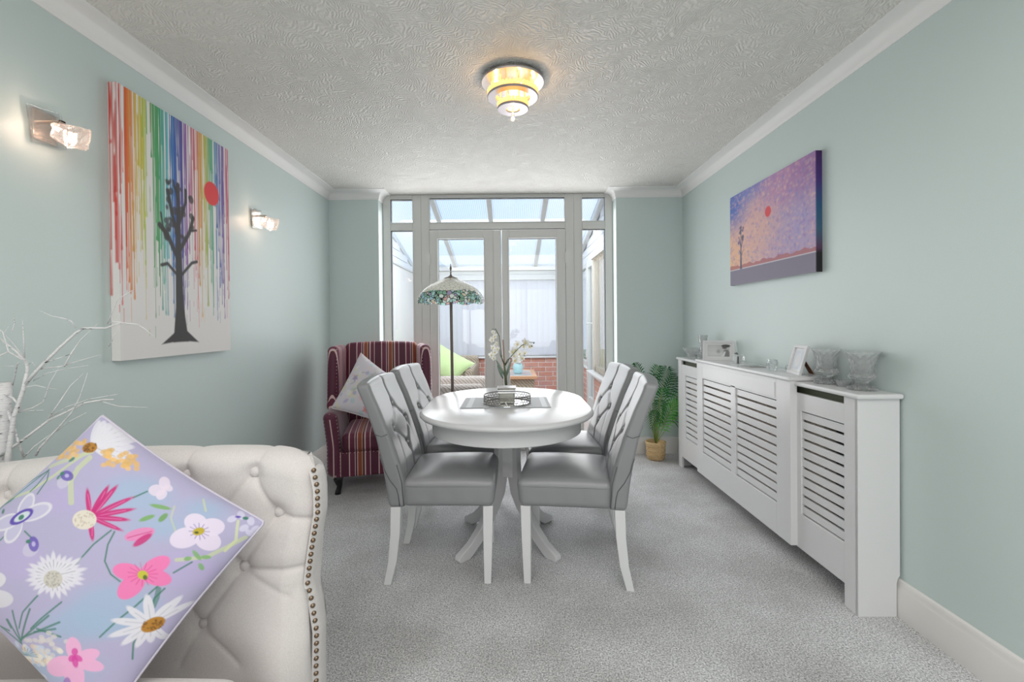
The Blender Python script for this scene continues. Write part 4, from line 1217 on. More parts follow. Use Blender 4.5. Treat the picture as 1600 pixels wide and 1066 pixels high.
# one pale stripe down each arm front and wing front, and pins along the edges
for sg in (-1, 1):
    mb = MB(); x0 = sg*.305; V = []
    for z_ in np.linspace(.135, .575, 12):
        xx = x0+sg*.03*min(1, max(0, (z_-.35)/.25)); yy = -.3716+(.045-math.sqrt(max(0, .045**2-max(0, z_-.5375)**2)))
        V += [(xx-.004, yy, z_), (xx+.004, yy, z_)]
    mb.add(V, [(2*k, 2*k+1, 2*k+3, 2*k+2) for k in range(11)]).build('stripe', M['pale'], wc)
pinsM = MB()
def pin(x, y, z):
    pinsM.add([(x-.004, y, z), (x, y-.004, z-.004), (x+.004, y, z), (x, y-.004, z+.004), (x, y-.006, z)], [(0, 1, 4), (1, 2, 4), (2, 3, 4), (3, 0, 4)])
for sg in (-1, 1):
    for k in range(17):
        z = .15+k*.0255; dx = sg*.03*min(1, max(0, (z-.35)/.25))
        pin(sg*.350+dx-sg*.004, -.365, z); pin(sg*.262+dx, -.368, z)
    for k in range(17):
        z = .59+k*.026; h_ = (z-.5)/.5; y_ = -.085+.02*h_+.06*h_-.3*max(0, .25-h_)
        pin(sg*.388, y_+.01, z); pin(sg*.322, y_, z)
for k in range(20): pin(-.245+k*.0258, -.362, .298)
pinsM.build('pin_trim', M['pin'], wc, kind='stuff')

# floral cushion builder: four corners, puffed, returns object + uv
def cushion(corners, thick, n, m, par, name, off):
    A, B_, C_, D_ = [np.array(c, float) for c in corners]   # top, right, bottom, left
    s = np.linspace(0, 1, n); U, Vv = np.meshgrid(s, s, indexing='ij')
    # pinch the sides inwards between the corners
    e = .045
    Uc = U+e*np.sin(PI*Vv)*(.5-U)*2*.5*(np.abs(U-.5)*2)**2; Vc = Vv+e*np.sin(PI*U)*(.5-Vv)*2*.5*(np.abs(Vv-.5)*2)**2
    Pt = (A[None, None]*((1-Uc)*(1-Vc))[..., None]+B_*(Uc*(1-Vc))[..., None]+C_*(Uc*Vc)[..., None]+D_*((1-Uc)*Vc)[..., None])
    nrm = np.cross(B_-A, D_-A); nrm = nrm/np.linalg.norm(nrm); 
    if nrm[1] > 0: nrm = -nrm
    hgt = (np.clip(1-np.abs(2*U-1)**2.2, 0, 1)*np.clip(1-np.abs(2*Vv-1)**2.2, 0, 1))**.5
    hgt = hgt+.03*np.sin(U*9+Vv*4)*hgt
    f = Pt+nrm*(hgt*thick*.5)[..., None]; b = Pt-nrm*(hgt*thick*.5)[..., None]
    V = np.concatenate([f.reshape(-1, 3), b.reshape(-1, 3)])-np.array(off)
    Fc = gridF(n, n)+[tuple(q[::-1]) for q in gridF(n, n, n*n)]
    o = mesh(name, V, Fc, m, par)
    bm = bmesh.new(); bm.from_mesh(o.data); bmesh.ops.recalc_face_normals(bm, faces=bm.faces); bm.to_mesh(o.data); bm.free()
    edge = [Pt[i, 0] for i in range(n)]+[Pt[n-1, j] for j in range(1, n)]+[Pt[n-1-i, n-1] for i in range(1, n)]+[Pt[0, n-1-j] for j in range(1, n)]
    edge = [Vector(p-np.array(off)) for p in edge[::max(1, n//40)]]; edge.append(edge[0])
    return o, np.concatenate([U.ravel(), U.ravel()]), np.concatenate([Vv.ravel(), Vv.ravel()]), edge

sc_ = root('scatter_cushion', 'pastel floral cushion resting on the plum striped wing armchair', 'cushion', (-1.08, 3.50, .42))
c3 = [P(564, 552, 3.62), P(622, 596, 3.46), P(600, 662, 3.34), P(518, 638, 3.36)]
o, U, Vv, edge = cushion(c3, .14, 110, M['print'], sc_, 'cover', (-1.08, 3.50, .42))
p = Paint(U, Vv, lin(212, 206, 214)); p.soft = .02
for k in range(70):
    c = [lin(215, 205, 205), lin(170, 165, 200), lin(225, 180, 185), lin(215, 210, 180), lin(180, 200, 205), lin(225, 222, 222)][RNG.randint(6)]
    p.ell(RNG.rand(), RNG.rand(), RNG.uniform(.02, .08), RNG.uniform(.02, .06), c, RNG.uniform(0, 180), .75)
for k in range(14):
    x_, y_ = RNG.rand(2); a = RNG.uniform(0, 6.3); p.line([(x_, y_), (x_+.09*math.cos(a), y_+.09*math.sin(a))], .010, lin(120, 130, 120), .7)
for k in range(9):
    x_, y_ = RNG.rand(2); c = [lin(225, 120, 140), lin(230, 228, 225), lin(150, 140, 190)][k % 3]
    for j in range(5): a = j*1.257; p.petal(x_, y_, x_+.06*math.cos(a), y_+.06*math.sin(a), .035, c, .9)
    p.ell(x_, y_, .012, .012, lin(200, 160, 90))
setprint(o, p.C)
MB().tube(edge, .004, 6, False).build('piping', mat('pale_piping', (.66, .62, .62), .8), sc_, smooth=True)

# ------------------------------------------------------------------ sofa
so = root('sofa', 'cream linen buttoned sofa with brass nailheads in the left foreground', 'sofa', (-1.0, .6, 0))
SO = np.array([-1.0, .6, 0])
def edgeX(z): return np.interp(z, [.05, .287, .39, .466, .52, .61, .72, .79, .845, .87], [-.53, -.530, -.527, -.537, -.549, -.538, -.520, -.520, -.530, -.56])
nu, nv = 230, 240
# closed profile: front face bottom -> top -> rear bottom
fz = np.concatenate([np.linspace(.10, .80, 130), .80+.065*np.sin(np.linspace(0, PI/2, 45)[1:])])
fy = np.concatenate([np.interp(np.linspace(.10, .80, 130), [.10, .40, .60, .80], [1.235, 1.235, 1.240, 1.262]), 1.262+.060*(1-np.cos(np.linspace(0, PI/2, 45)[1:]))])
bz = np.concatenate([.80+.065*np.cos(np.linspace(0, PI/2, 25)[1:]), np.linspace(.80, .10, 30)[1:]])
by = np.concatenate([1.322+.050*np.sin(np.linspace(0, PI/2, 25)[1:]), np.full(29, 1.372)])
pz = np.concatenate([fz, bz]); py_ = np.concatenate([fy, by]); isf = np.concatenate([np.ones(len(fz)), np.zeros(len(bz))])
nv = len(pz); u = np.linspace(0, 1, nu)
Ug, Zg = np.meshgrid(u, pz, indexing='ij'); Yg = np.tile(py_, (nu, 1)); Fg = np.tile(isf, (nu, 1))
Xg = -1.60+Ug*(edgeX(Zg)+1.60)
zs = np.interp(Xg, [-1.6, -1.45, -1.05, -.75, -.67, -.61, -.56, -.52], [-.050, -.045, 0, 0, 0, -.004, -.014, -.030])
Zg = Zg+zs*np.clip((Zg-.55)/.28, 0, 1)
BT = [(-.690, .806), (-.870, .800), (-1.05, .795), (-1.20, .780), (-1.345, .752), (-.620, .702), (-.780, .690), (-.96, .69), (-1.13, .68), (-.707, .566), (-.87, .56), (-1.05, .56), (-.815, .416), (-.98, .42)]
SG = [(0, 6), (0, 5), (1, 6), (5, 9), (6, 9), (6, 10), (9, 12), (10, 12), (1, 7), (2, 7), (2, 8), (3, 8), (7, 10), (7, 11), (8, 11), (10, 13), (11, 13)]
dep = np.zeros_like(Xg)
for (bx, bz_) in BT: dep += .018*np.exp(-(np.hypot(Xg-bx, Zg-bz_)/.026)**2)+.008*np.exp(-(np.hypot(Xg-bx, Zg-bz_)/.07)**2)
L_ = [(BT[a], BT[b]) for a, b in SG]+[(BT[0], (-.66, .90)), (BT[1], (-.87, .90)), (BT[4], (-1.345, .90)), (BT[5], (-.50, .680)), (BT[9], (-.54, .566)), (BT[12], (-.86, .33)), (BT[9], (-.58, .50)), (BT[12], (-.70, .34))]
cre = np.zeros_like(Xg)
for i, (a, b) in enumerate(L_):
    k = 1 if i < len(SG)+5 else .55
    cre = np.maximum(cre, k*.0065*np.exp(-(seg_dist(Xg, Zg, a, b)/.006)**2)+k*.005*np.exp(-(seg_dist(Xg, Zg, a, b)/.022)**2))
dep += cre
face = Fg*np.clip((Zg-.12)/.1, 0, 1)
bul = .030*np.clip((edgeX(Zg)-Xg)/.05, 0, 1)**.5+.045*np.exp(-((Xg+.60)/.10)**2-((Zg-.33)/.13)**2)
Yg = Yg-face*(bul-dep)
Zg = Zg-(1-Fg)*0-.5*dep*np.clip((Zg-.83)/.03, 0, 1)
thin = np.clip((Ug-.90)/.10, 0, 1); Yg = np.where(Fg < .5, Yg-.045*thin, Yg)
V = np.stack([Xg.ravel(), Yg.ravel(), Zg.ravel()], 1)-SO
Fc = gridF(nu, nv)+[tuple((nu-1)*nv+j for j in range(nv)), tuple(range(nv))[::-1]]
o = mesh('tufted_arm', V, Fc, M['linen'], so)
bm = bmesh.new(); bm.from_mesh(o.data); bmesh.ops.recalc_face_normals(bm, faces=bm.faces); bm.to_mesh(o.data); bm.free()
def armY(bx, bz_):
    i = np.argmin(np.hypot(Xg-bx, Zg-bz_)+10*(1-Fg)); return Yg.ravel()[i]
V0, F0 = [], []
mbb = MB().lathe([(0, .009), (.007, .008), (.013, .005), (.0145, 0), (.012, -.006)], 20)
bt0 = mbb.build('tuft_button', M['linen'], so, smooth=True)
for i, (bx, bz_) in enumerate(BT):
    o = bt0 if i == 0 else dupe(bt0, so)
    o.location = (bx-SO[0], armY(bx, bz_)-SO[1]-.004, bz_); o.rotation_euler = (PI/2, 0, 0)
# front border band and nailheads, following the shaped edge
zz = np.linspace(.10, .842, 60); band = []
for z in zz:
    top = 0
    xe = edgeX(z)+.003
    band += [(xe-.004, 1.232-.000, z), (xe+.008, 1.238, z), (xe+.012, 1.252, z), (xe+.010, 1.292, z), (xe-.006, 1.300, z)]
V = np.array(band)
zt = np.interp(V[:, 0], [-.56, -.52], [-.014, -.030]); V[:, 2] += zt*np.clip((V[:, 2]-.55)/.28, 0, 1); V = V-SO
Fc = [(5*i+j, 5*i+j+1, 5*i+6+j, 5*i+5+j) for i in range(59) for j in range(4)]+[(0, 1, 2, 3, 4), (295, 296, 297, 298, 299)]
o = mesh('edge_band', V, Fc, M['linen'], so)
nh = MB().lathe([(0, .0045), (.003, .004), (.0056, .0018), (.0064, 0)], 12).build('nailhead', M['nail'], so, smooth=True)
for i in range(38):
    z = .10+.74*i/37
    o = nh if i == 0 else dupe(nh, so)
    xe = edgeX(z); o.location = (xe+.006-SO[0]+.003, 1.2355-SO[1], z-.022*max(0, min(1, (z-.55)/.28))); o.rotation_euler = (PI/2, 0, .55)
# seat, back along the left wall, base, legs
def spart(name, c, s, r_, n, fn=None, m=None):
    V, Fc = rbox(*s, r_, *n); V = V+np.array(c)
    if fn: V = fn(V)
    return mesh(name, V-SO, Fc, m or M['linen'], so)
def scf(V):
    V[:, 2] += (V[:, 2] > .38)*.035*np.sqrt(np.clip(1-((V[:, 0]+.97)/.42)**2, 0, 1)*np.clip(1-((V[:, 1]-.30)/.80)**2, 0, 1))
    return V
spart('seat_cushion', (-.985, .33, .35), (.80, 1.44, .15), .05, (20, 24, 5), scf)
spart('base', (-1.03, .42, .18), (.94, 1.66, .16), .03, (6, 6, 3))
def bkf(V): V[:, 0] -= .05*np.clip((V[:, 2]-.4)/.4, 0, 1); return V
spart('back', (-1.475, .35, .46), (.20, 1.70, .70), .07, (5, 20, 12), bkf)
for lx, ly in ((-.62, 1.15), (-.62, -.3), (-1.5, 1.15), (-1.5, -.3)):
    MB().tube([(lx-SO[0], ly-SO[1], .12), (lx-SO[0], ly-SO[1], 0)], [.028, .018], 12).build('leg', M['black'], so, smooth=True)

# foreground cushion with printed flowers (print laid out in its own flat coordinates)
cu = root('scatter_cushion', 'large lilac cushion printed with pink and white flowers leaning on the cream sofa', 'cushion', (-.93, 1.03, .45))
def q3(x, y, Y): return np.array(P(x, y, Y))
c4 = [q3(160, 650, 1.16), q3(414, 816, 1.125), q3(150, 1150, .93), q3(-105, 880, 1.02)]
NC = 340
o, U, Vv, edge = cushion(c4, .15, NC, M['print'], cu, 'cover', (-.93, 1.03, .45))
# flat print coordinates: the cushion's corners in design units
cA, cB, cC, cD = (160, 650), (414, 816), (150, 1150), (-105, 880)
dx = cA[0]*(1-U)*(1-Vv)+cB[0]*U*(1-Vv)+cC[0]*U*Vv+cD[0]*(1-U)*Vv
dy = cA[1]*(1-U)*(1-Vv)+cB[1]*U*(1-Vv)+cC[1]*U*Vv+cD[1]*(1-U)*Vv
p = Paint(dx, dy, lin(178, 172, 203)); p.soft = 1.3
bluep, white, cream = lin(158, 182, 208), lin(222, 220, 228), lin(222, 214, 200)
green, pgreen, gold, mag, pink, purple, orange = lin(62, 122, 104), lin(196, 204, 168), lin(178, 124, 40), lin(196, 32, 118), lin(238, 120, 178), lin(92, 70, 170), lin(228, 184, 112)
for a in ((235, 780, 50, 30), (200, 960, 60, 40), (95, 1045, 70, 25), (270, 830, 40, 20), (150, 980, 50, 25), (330, 800, 30, 20), (20, 760, 40, 20)): p.ell(*a, bluep, alpha=.75, soft=22)
for a in ((60, 880, 40, 30), (300, 900, 40, 30), (120, 790, 40, 20)): p.ell(*a, lin(184, 170, 212), alpha=.6, soft=20)
# long pale leaves and stems
p.line([(165, 706), (140, 722), (100, 752), (60, 775), (15, 785)], 5, pgreen, .9); p.line([(158, 722), (142, 740), (133, 760), (138, 795)], 9, pgreen, .85)
p.line([(160, 712), (120, 725), (85, 735)], 7, pgreen, .8)
p.line([(385, 845), (360, 862), (330, 880), (290, 884)], 6, pgreen, .85); p.line([(378, 815), (372, 850), (355, 870)], 4, lin(210, 216, 170), .8)
p.line([(330, 780), (334, 800)], 3, pgreen, .8); p.line([(290, 795), (285, 815), (292, 840)], 3, pgreen, .6)
for pts in ([(86, 740), (50, 765), (10, 795), (-10, 820)], [(86, 742), (72, 765), (62, 775)], [(88, 745), (90, 758), (78, 780)], [(86, 742), (40, 760), (0, 800)],
            [(40, 838), (28, 850), (10, 858)], [(68, 838), (80, 848)], [(200, 838), (175, 860), (150, 890), (135, 905)], [(205, 840), (196, 860), (192, 885), (200, 905), (212, 916)],
            [(230, 785), (250, 773)], [(284, 905), (310, 888)], [(262, 925), (230, 955), (205, 975), (178, 1000)], [(270, 930), (255, 945), (250, 960)], [(235, 990), (220, 1015), (215, 1040)],
            [(95, 935), (70, 960), (60, 985)], [(130, 945), (100, 968), (80, 985)]):
    p.line(pts, 2.4, green, .9)
p.line([(262, 930), (258, 945), (252, 958)], 7, green, .7)
for (x0, y0, x1, y1) in ((58, 1010, 25, 985), (58, 1008, 42, 972), (58, 1005, 53, 958), (59, 1005, 82, 955), (60, 1003, 110, 965), (62, 1000, 125, 975), (90, 985, 124, 997), (85, 990, 118, 985), (40, 990, 20, 983), (45, 985, 40, 972)): p.line([(x0, y0), (x1, y1)], 3, green, .85)
p.petal(30, 782, 12, 792, 6, green, .8); p.petal(15, 800, 20, 808, 6, green, .9); p.petal(122, 728, 132, 722, 6, green, .9); p.petal(108, 757, 118, 750, 7, green, .9)
p.petal(255, 795, 285, 800, 7, lin(120, 168, 90), .9); p.petal(240, 822, 262, 812, 7, lin(120, 168, 90), .9); p.petal(268, 822, 280, 808, 8, lin(110, 158, 84), .9)
for a in ((313, 868, 322, 885), (320, 890, 322, 903), (310, 880, 300, 884), (322, 880, 336, 880)): p.petal(*a, 7, lin(122, 172, 104), .85)
# top daisy
for a in np.linspace(-95, 22, 10):
    r_ = 62 if a > -60 else 48; t = math.radians(a); p.petal(160, 703, 160+r_*math.cos(t), 703+r_*math.sin(t)*.95, 17, white, .85, lin(150, 150, 160))
p.ell(154, 705, 13, 9, gold)
for k in range(26): p.ell(154+RNG.uniform(-10, 10), 705+RNG.uniform(-7, 7), 1.5, 1.5, lin(110, 70, 20), alpha=.8)
for cx_, cy_, w_, h_, n_ in ((112, 712, 22, 10, 20), (128, 697, 14, 4, 8), (100, 712, 8, 12, 8), (205, 722, 24, 12, 26), (185, 712, 8, 7, 8), (222, 730, 12, 8, 12)):
    for k in range(n_): p.ell(cx_+RNG.uniform(-w_, w_), cy_+RNG.uniform(-h_, h_), 4.5, 3.8, orange*RNG.uniform(.85, 1.1), alpha=.8)
# purple bells
for cx_, cy_, an in ((125, 752, 20), (85, 858, 70), (4, 868, 60)):
    p.ell(cx_-4, cy_+8, 11, 13, white, an, .35); p.ell(cx_, cy_, 12, 8, purple, an, .85); p.ell(cx_, cy_, 4, 3, lin(190, 180, 225), an, .9); p.ell(cx_-9, cy_-4, 4, 3, green)
# white violet
for x1, y1, w in ((68, 778, 28), (108, 800, 26), (40, 855, 28), (8, 828, 26)): p.petal(56, 817, x1, y1, w, white, .9); p.petal(57, 817, x1+(56-x1)*.10, y1+(817-y1)*.10, w*.74, lin(188, 184, 214), .85)
p.ell(58, 815, 21, 10, purple, -25); p.ell(59, 815, 14, 6, lin(205, 215, 220), -25); p.ell(58, 816, 5, 4, green, -25)
# magenta daisy
for x1, y1, w in ((161, 773, 8), (193, 767, 9), (206, 766, 9), (230, 784, 8), (233, 803, 8), (226, 821, 8), (216, 838, 7), (174, 854, 8)):
    p.petal(168, 818, x1, y1, w, mag, .95); p.line([(172, 818), (x1*.8+168*.2, y1*.8+818*.2)], 1, lin(240, 130, 190), .7)
p.ell(160, 822, 18, 15, cream)
for k in range(40): p.ell(160+RNG.uniform(-14, 14), 822+RNG.uniform(-11, 11), 1.2, 1.2, lin(190, 175, 160), alpha=.7)
# pink bud
p.petal(220, 850, 262, 836, 18, pink, .75); p.petal(232, 862, 258, 842, 10, mag, .9); p.line([(224, 849), (258, 838)], 1.4, mag, .8)
# pale violet flower
for x1, y1, w in ((315, 806, 32), (358, 820, 30), (345, 866, 34), (284, 858, 32)): p.petal(324, 836, x1, y1, w, lin(226, 214, 232), .93)
for a in range(0, 360, 30): t = math.radians(a); p.line([(324, 836), (324+14*math.cos(t), 836+14*math.sin(t))], 1.3, purple, .65)
p.ell(323, 836, 9, 6, lin(190, 170, 50), -30); p.ell(320, 838, 3, 2, lin(70, 80, 30))
for x1, y1, w in ((252, 772, 20), (272, 745, 16), (284, 760, 14), (266, 785, 14)): p.petal(276, 768, x1, y1, w, lin(226, 212, 228), .85)
for x1, y1 in ((382, 805), (370, 812), (395, 815), (400, 830), (385, 828), (392, 838)): p.ell(x1, y1, 8, 5, lin(214, 210, 232), RNG.uniform(0, 180), .8)
p.ell(388, 810, 4, 3, green); p.ell(378, 808, 4, 2, purple)
# pink flower
for x1, y1, w in ((203, 897, 26), (280, 880, 24), (280, 918, 26), (210, 942, 28)): p.petal(243, 906, x1, y1, w, pink, .95)
for a in range(0, 360, 24): t = math.radians(a); p.line([(243, 906), (243+20*math.cos(t), 906+18*math.sin(t))], 1.2, mag, .55)
p.ell(243, 907, 7, 7, lin(196, 190, 60)); p.ell(246, 911, 3, 4, lin(90, 110, 40))
# white daisy, grey lined
for k in range(26):
    t = 2*PI*k/26; r_ = RNG.uniform(36, 48); p.petal(120, 906, 122+r_*math.cos(t), 904+r_*.75*math.sin(t), 8, white, .9, lin(130, 130, 140))
p.ell(118, 911, 14, 13, lin(200, 196, 186))
for k in range(40): p.ell(118+RNG.uniform(-11, 11), 911+RNG.uniform(-10, 10), 1.2, 1.2, lin(160, 155, 150), alpha=.7)
# butterfly on the left
p.ell(22, 912, 22, 13, lin(216, 214, 220), -8); p.ell(28, 940, 28, 14, lin(212, 210, 218), 0); p.ell(10, 930, 14, 24, lin(214, 212, 220)); p.petal(0, 950, 6, 905, 8, purple, .95)
for k in range(10): p.line([(8, 905+k*5), (30, 904+k*5)], .8, lin(170, 168, 185), .5)
# gold-eyed daisy lower right
for x1, y1, w in ((246, 938, 14), (218, 955, 12), (196, 975, 12), (190, 1000, 11), (205, 1015, 11), (222, 1022, 11), (240, 1018, 12), (275, 955, 12), (290, 945, 11), (300, 958, 10), (258, 1020, 12)): p.petal(246, 986, x1, y1, w, white, .93, lin(170, 170, 180))
p.ell(248, 988, 17, 10, gold, -30)
for k in range(34): p.ell(248+RNG.uniform(-12, 12), 988+RNG.uniform(-8, 8), 1.3, 1.3, lin(120, 78, 26), alpha=.8)
# cluster and pink flower at the bottom
for k in range(110):
    c = [lin(224, 200, 176), lin(196, 208, 226), lin(232, 226, 214)][RNG.randint(3)]; p.ell(RNG.normal(62, 30), RNG.normal(1032, 11), 4.5, 4, c, alpha=.8)
for k in range(20): p.ell(RNG.normal(100, 14), RNG.normal(1006, 8), 4.5, 3.5, lin(216, 210, 206), alpha=.7)
for k in range(12): a = -PI*k/11; p.line([(58, 1030), (58+24*math.cos(a), 1030+14*math.sin(a))], 1.4, lin(110, 150, 165), .8)
for x1, y1, w in ((141, 998, 22), (175, 1022, 20), (178, 1048, 20), (94, 1052, 30), (130, 1085, 30)): p.petal(140, 1034, x1, y1, w, lin(236, 176, 212), .95)
for x1, y1 in ((143, 1015), (132, 1035), (150, 1035), (140, 1045)): p.petal(140, 1026, x1, y1, 9, lin(214, 60, 160), .85)
for k in range(60):
    x_, y_ = RNG.uniform(-100, 150), RNG.uniform(1060, 1140); p.ell(x_, y_, RNG.uniform(4, 12), RNG.uniform(3, 8), [white, pink, pgreen, bluep, purple][RNG.randint(5)], RNG.uniform(0, 180), .6)
setprint(o, p.C*.88)
MB().tube(edge, .0034, 6, False).build('piping', mat('lilac_piping', (.55, .51, .60), .8), cu, smooth=True)

# ------------------------------------------------------------------ white birch branches
bt = root('birch_tree', 'white artificial birch tree with bare twigs behind the cream sofa', 'tree', (-1.56, 1.475, 0))
BO = Vector((-1.56, 1.475, 0))
def bp(pts, Y=1.475): return [P(a, b, Y)-BO for a, b in pts]
MB().tube([Vector((-.015, .0, 0))]+bp([(2, 760), (4, 700), (5, 640), (6, 598)], 1.485), [.026, .022, .0205, .020, .0185], 16).build('trunk', M['birch'], bt, smooth=True)
MB().tube([Vector((0, 0, 0))]+bp([(9, 770), (12, 715), (22, 650), (36, 610), (43, 577), (41, 566), (25, 549), (0, 529)], 1.46), [.012, .009, .0075, .006, .0052, .0045, .004, .0032, .0025], 10).build('branch', M['birch'], bt, smooth=True)
BR = [([(40, 600), (55, 578), (85, 545), (108, 521), (118, 513), (150, 513), (170, 505)], .0052, .0024), ([(170, 506), (178, 503), (215, 507), (228, 515), (242, 528)], .0022, .0007),
      ([(118, 513), (116, 502), (110, 498), (95, 494), (82, 486)], .002, .0007), ([(100, 573), (106, 552), (114, 532), (136, 506)], .0024, .0008), ([(57, 577), (95, 573), (120, 565), (158, 554)], .0026, .0007),
      ([(168, 506), (180, 490), (195, 468), (222, 455)], .0020, .0006), ([(70, 567), (85, 560), (102, 552)], .0016, .0006), ([(52, 595), (75, 583), (105, 576), (138, 571)], .0016, .0006), ([(170, 541), (182, 533), (195, 519)], .0014, .0006),
      ([(0, 713), (30, 690), (70, 658), (100, 643), (120, 632), (145, 628), (160, 628)], .0042, .0020), ([(160, 628), (185, 635), (232, 637)], .0018, .0006), ([(78, 652), (110, 635), (150, 622), (200, 613)], .0020, .0006),
      ([(75, 655), (88, 628), (98, 605), (113, 586)], .0022, .0007), ([(56, 712), (62, 700), (88, 672), (112, 645), (125, 620), (137, 583)], .0034, .0007), ([(88, 674), (120, 655), (150, 642)], .0014, .0006),
      ([(35, 717), (45, 700), (62, 683)], .0018, .0008), ([(28, 644), (50, 638), (68, 628), (78, 598), (92, 575)], .0026, .0007), ([(30, 643), (60, 640), (85, 638)], .0014, .0006), ([(40, 605), (50, 603), (60, 608), (72, 611)], .0018, .0007),
      ([(43, 570), (50, 566), (56, 574)], .0014, .0007), ([(42, 566), (20, 549), (18, 518), (0, 505)], .0026, .0008), ([(18, 520), (14, 505), (3, 490)], .0015, .0006), ([(38, 560), (37, 530), (35, 500)], .0022, .0006), ([(38, 560), (30, 540), (20, 520), (34, 510)], .0016, .0006),
      ([(30, 567), (20, 570), (10, 590), (0, 605)], .0026, .0014), ([(22, 572), (0, 573)], .0015, .0008), ([(15, 548), (8, 556), (0, 560)], .002, .001), ([(12, 640), (22, 700), (20, 720)], .004, .003), ([(0, 612), (20, 622), (32, 636), (30, 645)], .0035, .0025)]
for i, (pts, r0, r1) in enumerate(BR):
    Y0 = 1.46+.02*math.sin(i*2.1)-.0; w = bp(pts, Y0)
    w = [q+Vector((0, -.05*(k/len(w))*((i % 3)-1)-.0, 0)) for k, q in enumerate(w)]
    MB().tube(w, list(np.linspace(r0, r1, len(w))), 7).build('branch', M['birch'], bt, smooth=True)

# ------------------------------------------------------------------ canvases
def canvas(name, label, x0, x1, y0, y1, z0, z1, nu, nv, paint, side_face):
    """stretched canvas on a side wall; printed face at x1, wraps over the edges"""
    r = root(name, label, 'painting', ((x0+x1)/2, (y0+y1)/2, z0))
    O_ = np.array([(x0+x1)/2, (y0+y1)/2, z0])
    wd = abs(x1-x0); 
    # strip wrapping near side -> face -> far side
    ys = np.concatenate([np.full(6, y0), np.linspace(y0, y1, nu), np.full(3, y1)]); xs_ = np.concatenate([np.linspace(x0, x1, 7)[:-1], np.full(nu, x1), np.linspace(x1, x0, 4)[1:]])
    un = np.concatenate([-(1-np.linspace(0, 1, 7)[:-1])*wd, np.linspace(0, y1-y0, nu), (y1-y0)+np.linspace(0, 1, 4)[1:]*wd])
    zs_ = np.linspace(z0, z1, nv)
    n = len(ys); V = np.zeros((n, nv, 3)); V[:, :, 0] = xs_[:, None]; V[:, :, 1] = ys[:, None]; V[:, :, 2] = zs_[None]
    Uu = np.repeat(un, nv); Zz = np.tile(zs_, n)
    o = mesh('print', V.reshape(-1, 3)-O_, gridF(n, nv), M['canvas'], r, False)
    setprint(o, paint(Uu/(y1-y0), (Zz-z0)/(z1-z0), (y1-y0)/(z1-z0)))
    box('stretcher', -wd/2+.002, wd/2-.003 if x1 > x0 else wd/2, y0+.003-O_[1], y1-.003-O_[1], .003, z1-z0-.003, M['photo_white'], r) if x1 > x0 else box('stretcher', -wd/2+.003, wd/2-.002, y0+.003-O_[1], y1-.003-O_[1], .003, z1-z0-.003, M['photo_white'], r)
    box('canvas_edge', -wd/2+.0005, wd/2-.0005, y0+.0005-O_[1], y1-.0005-O_[1], z1-z0-.0028, z1-z0+.0002, M['photo_white'], r)
    return r
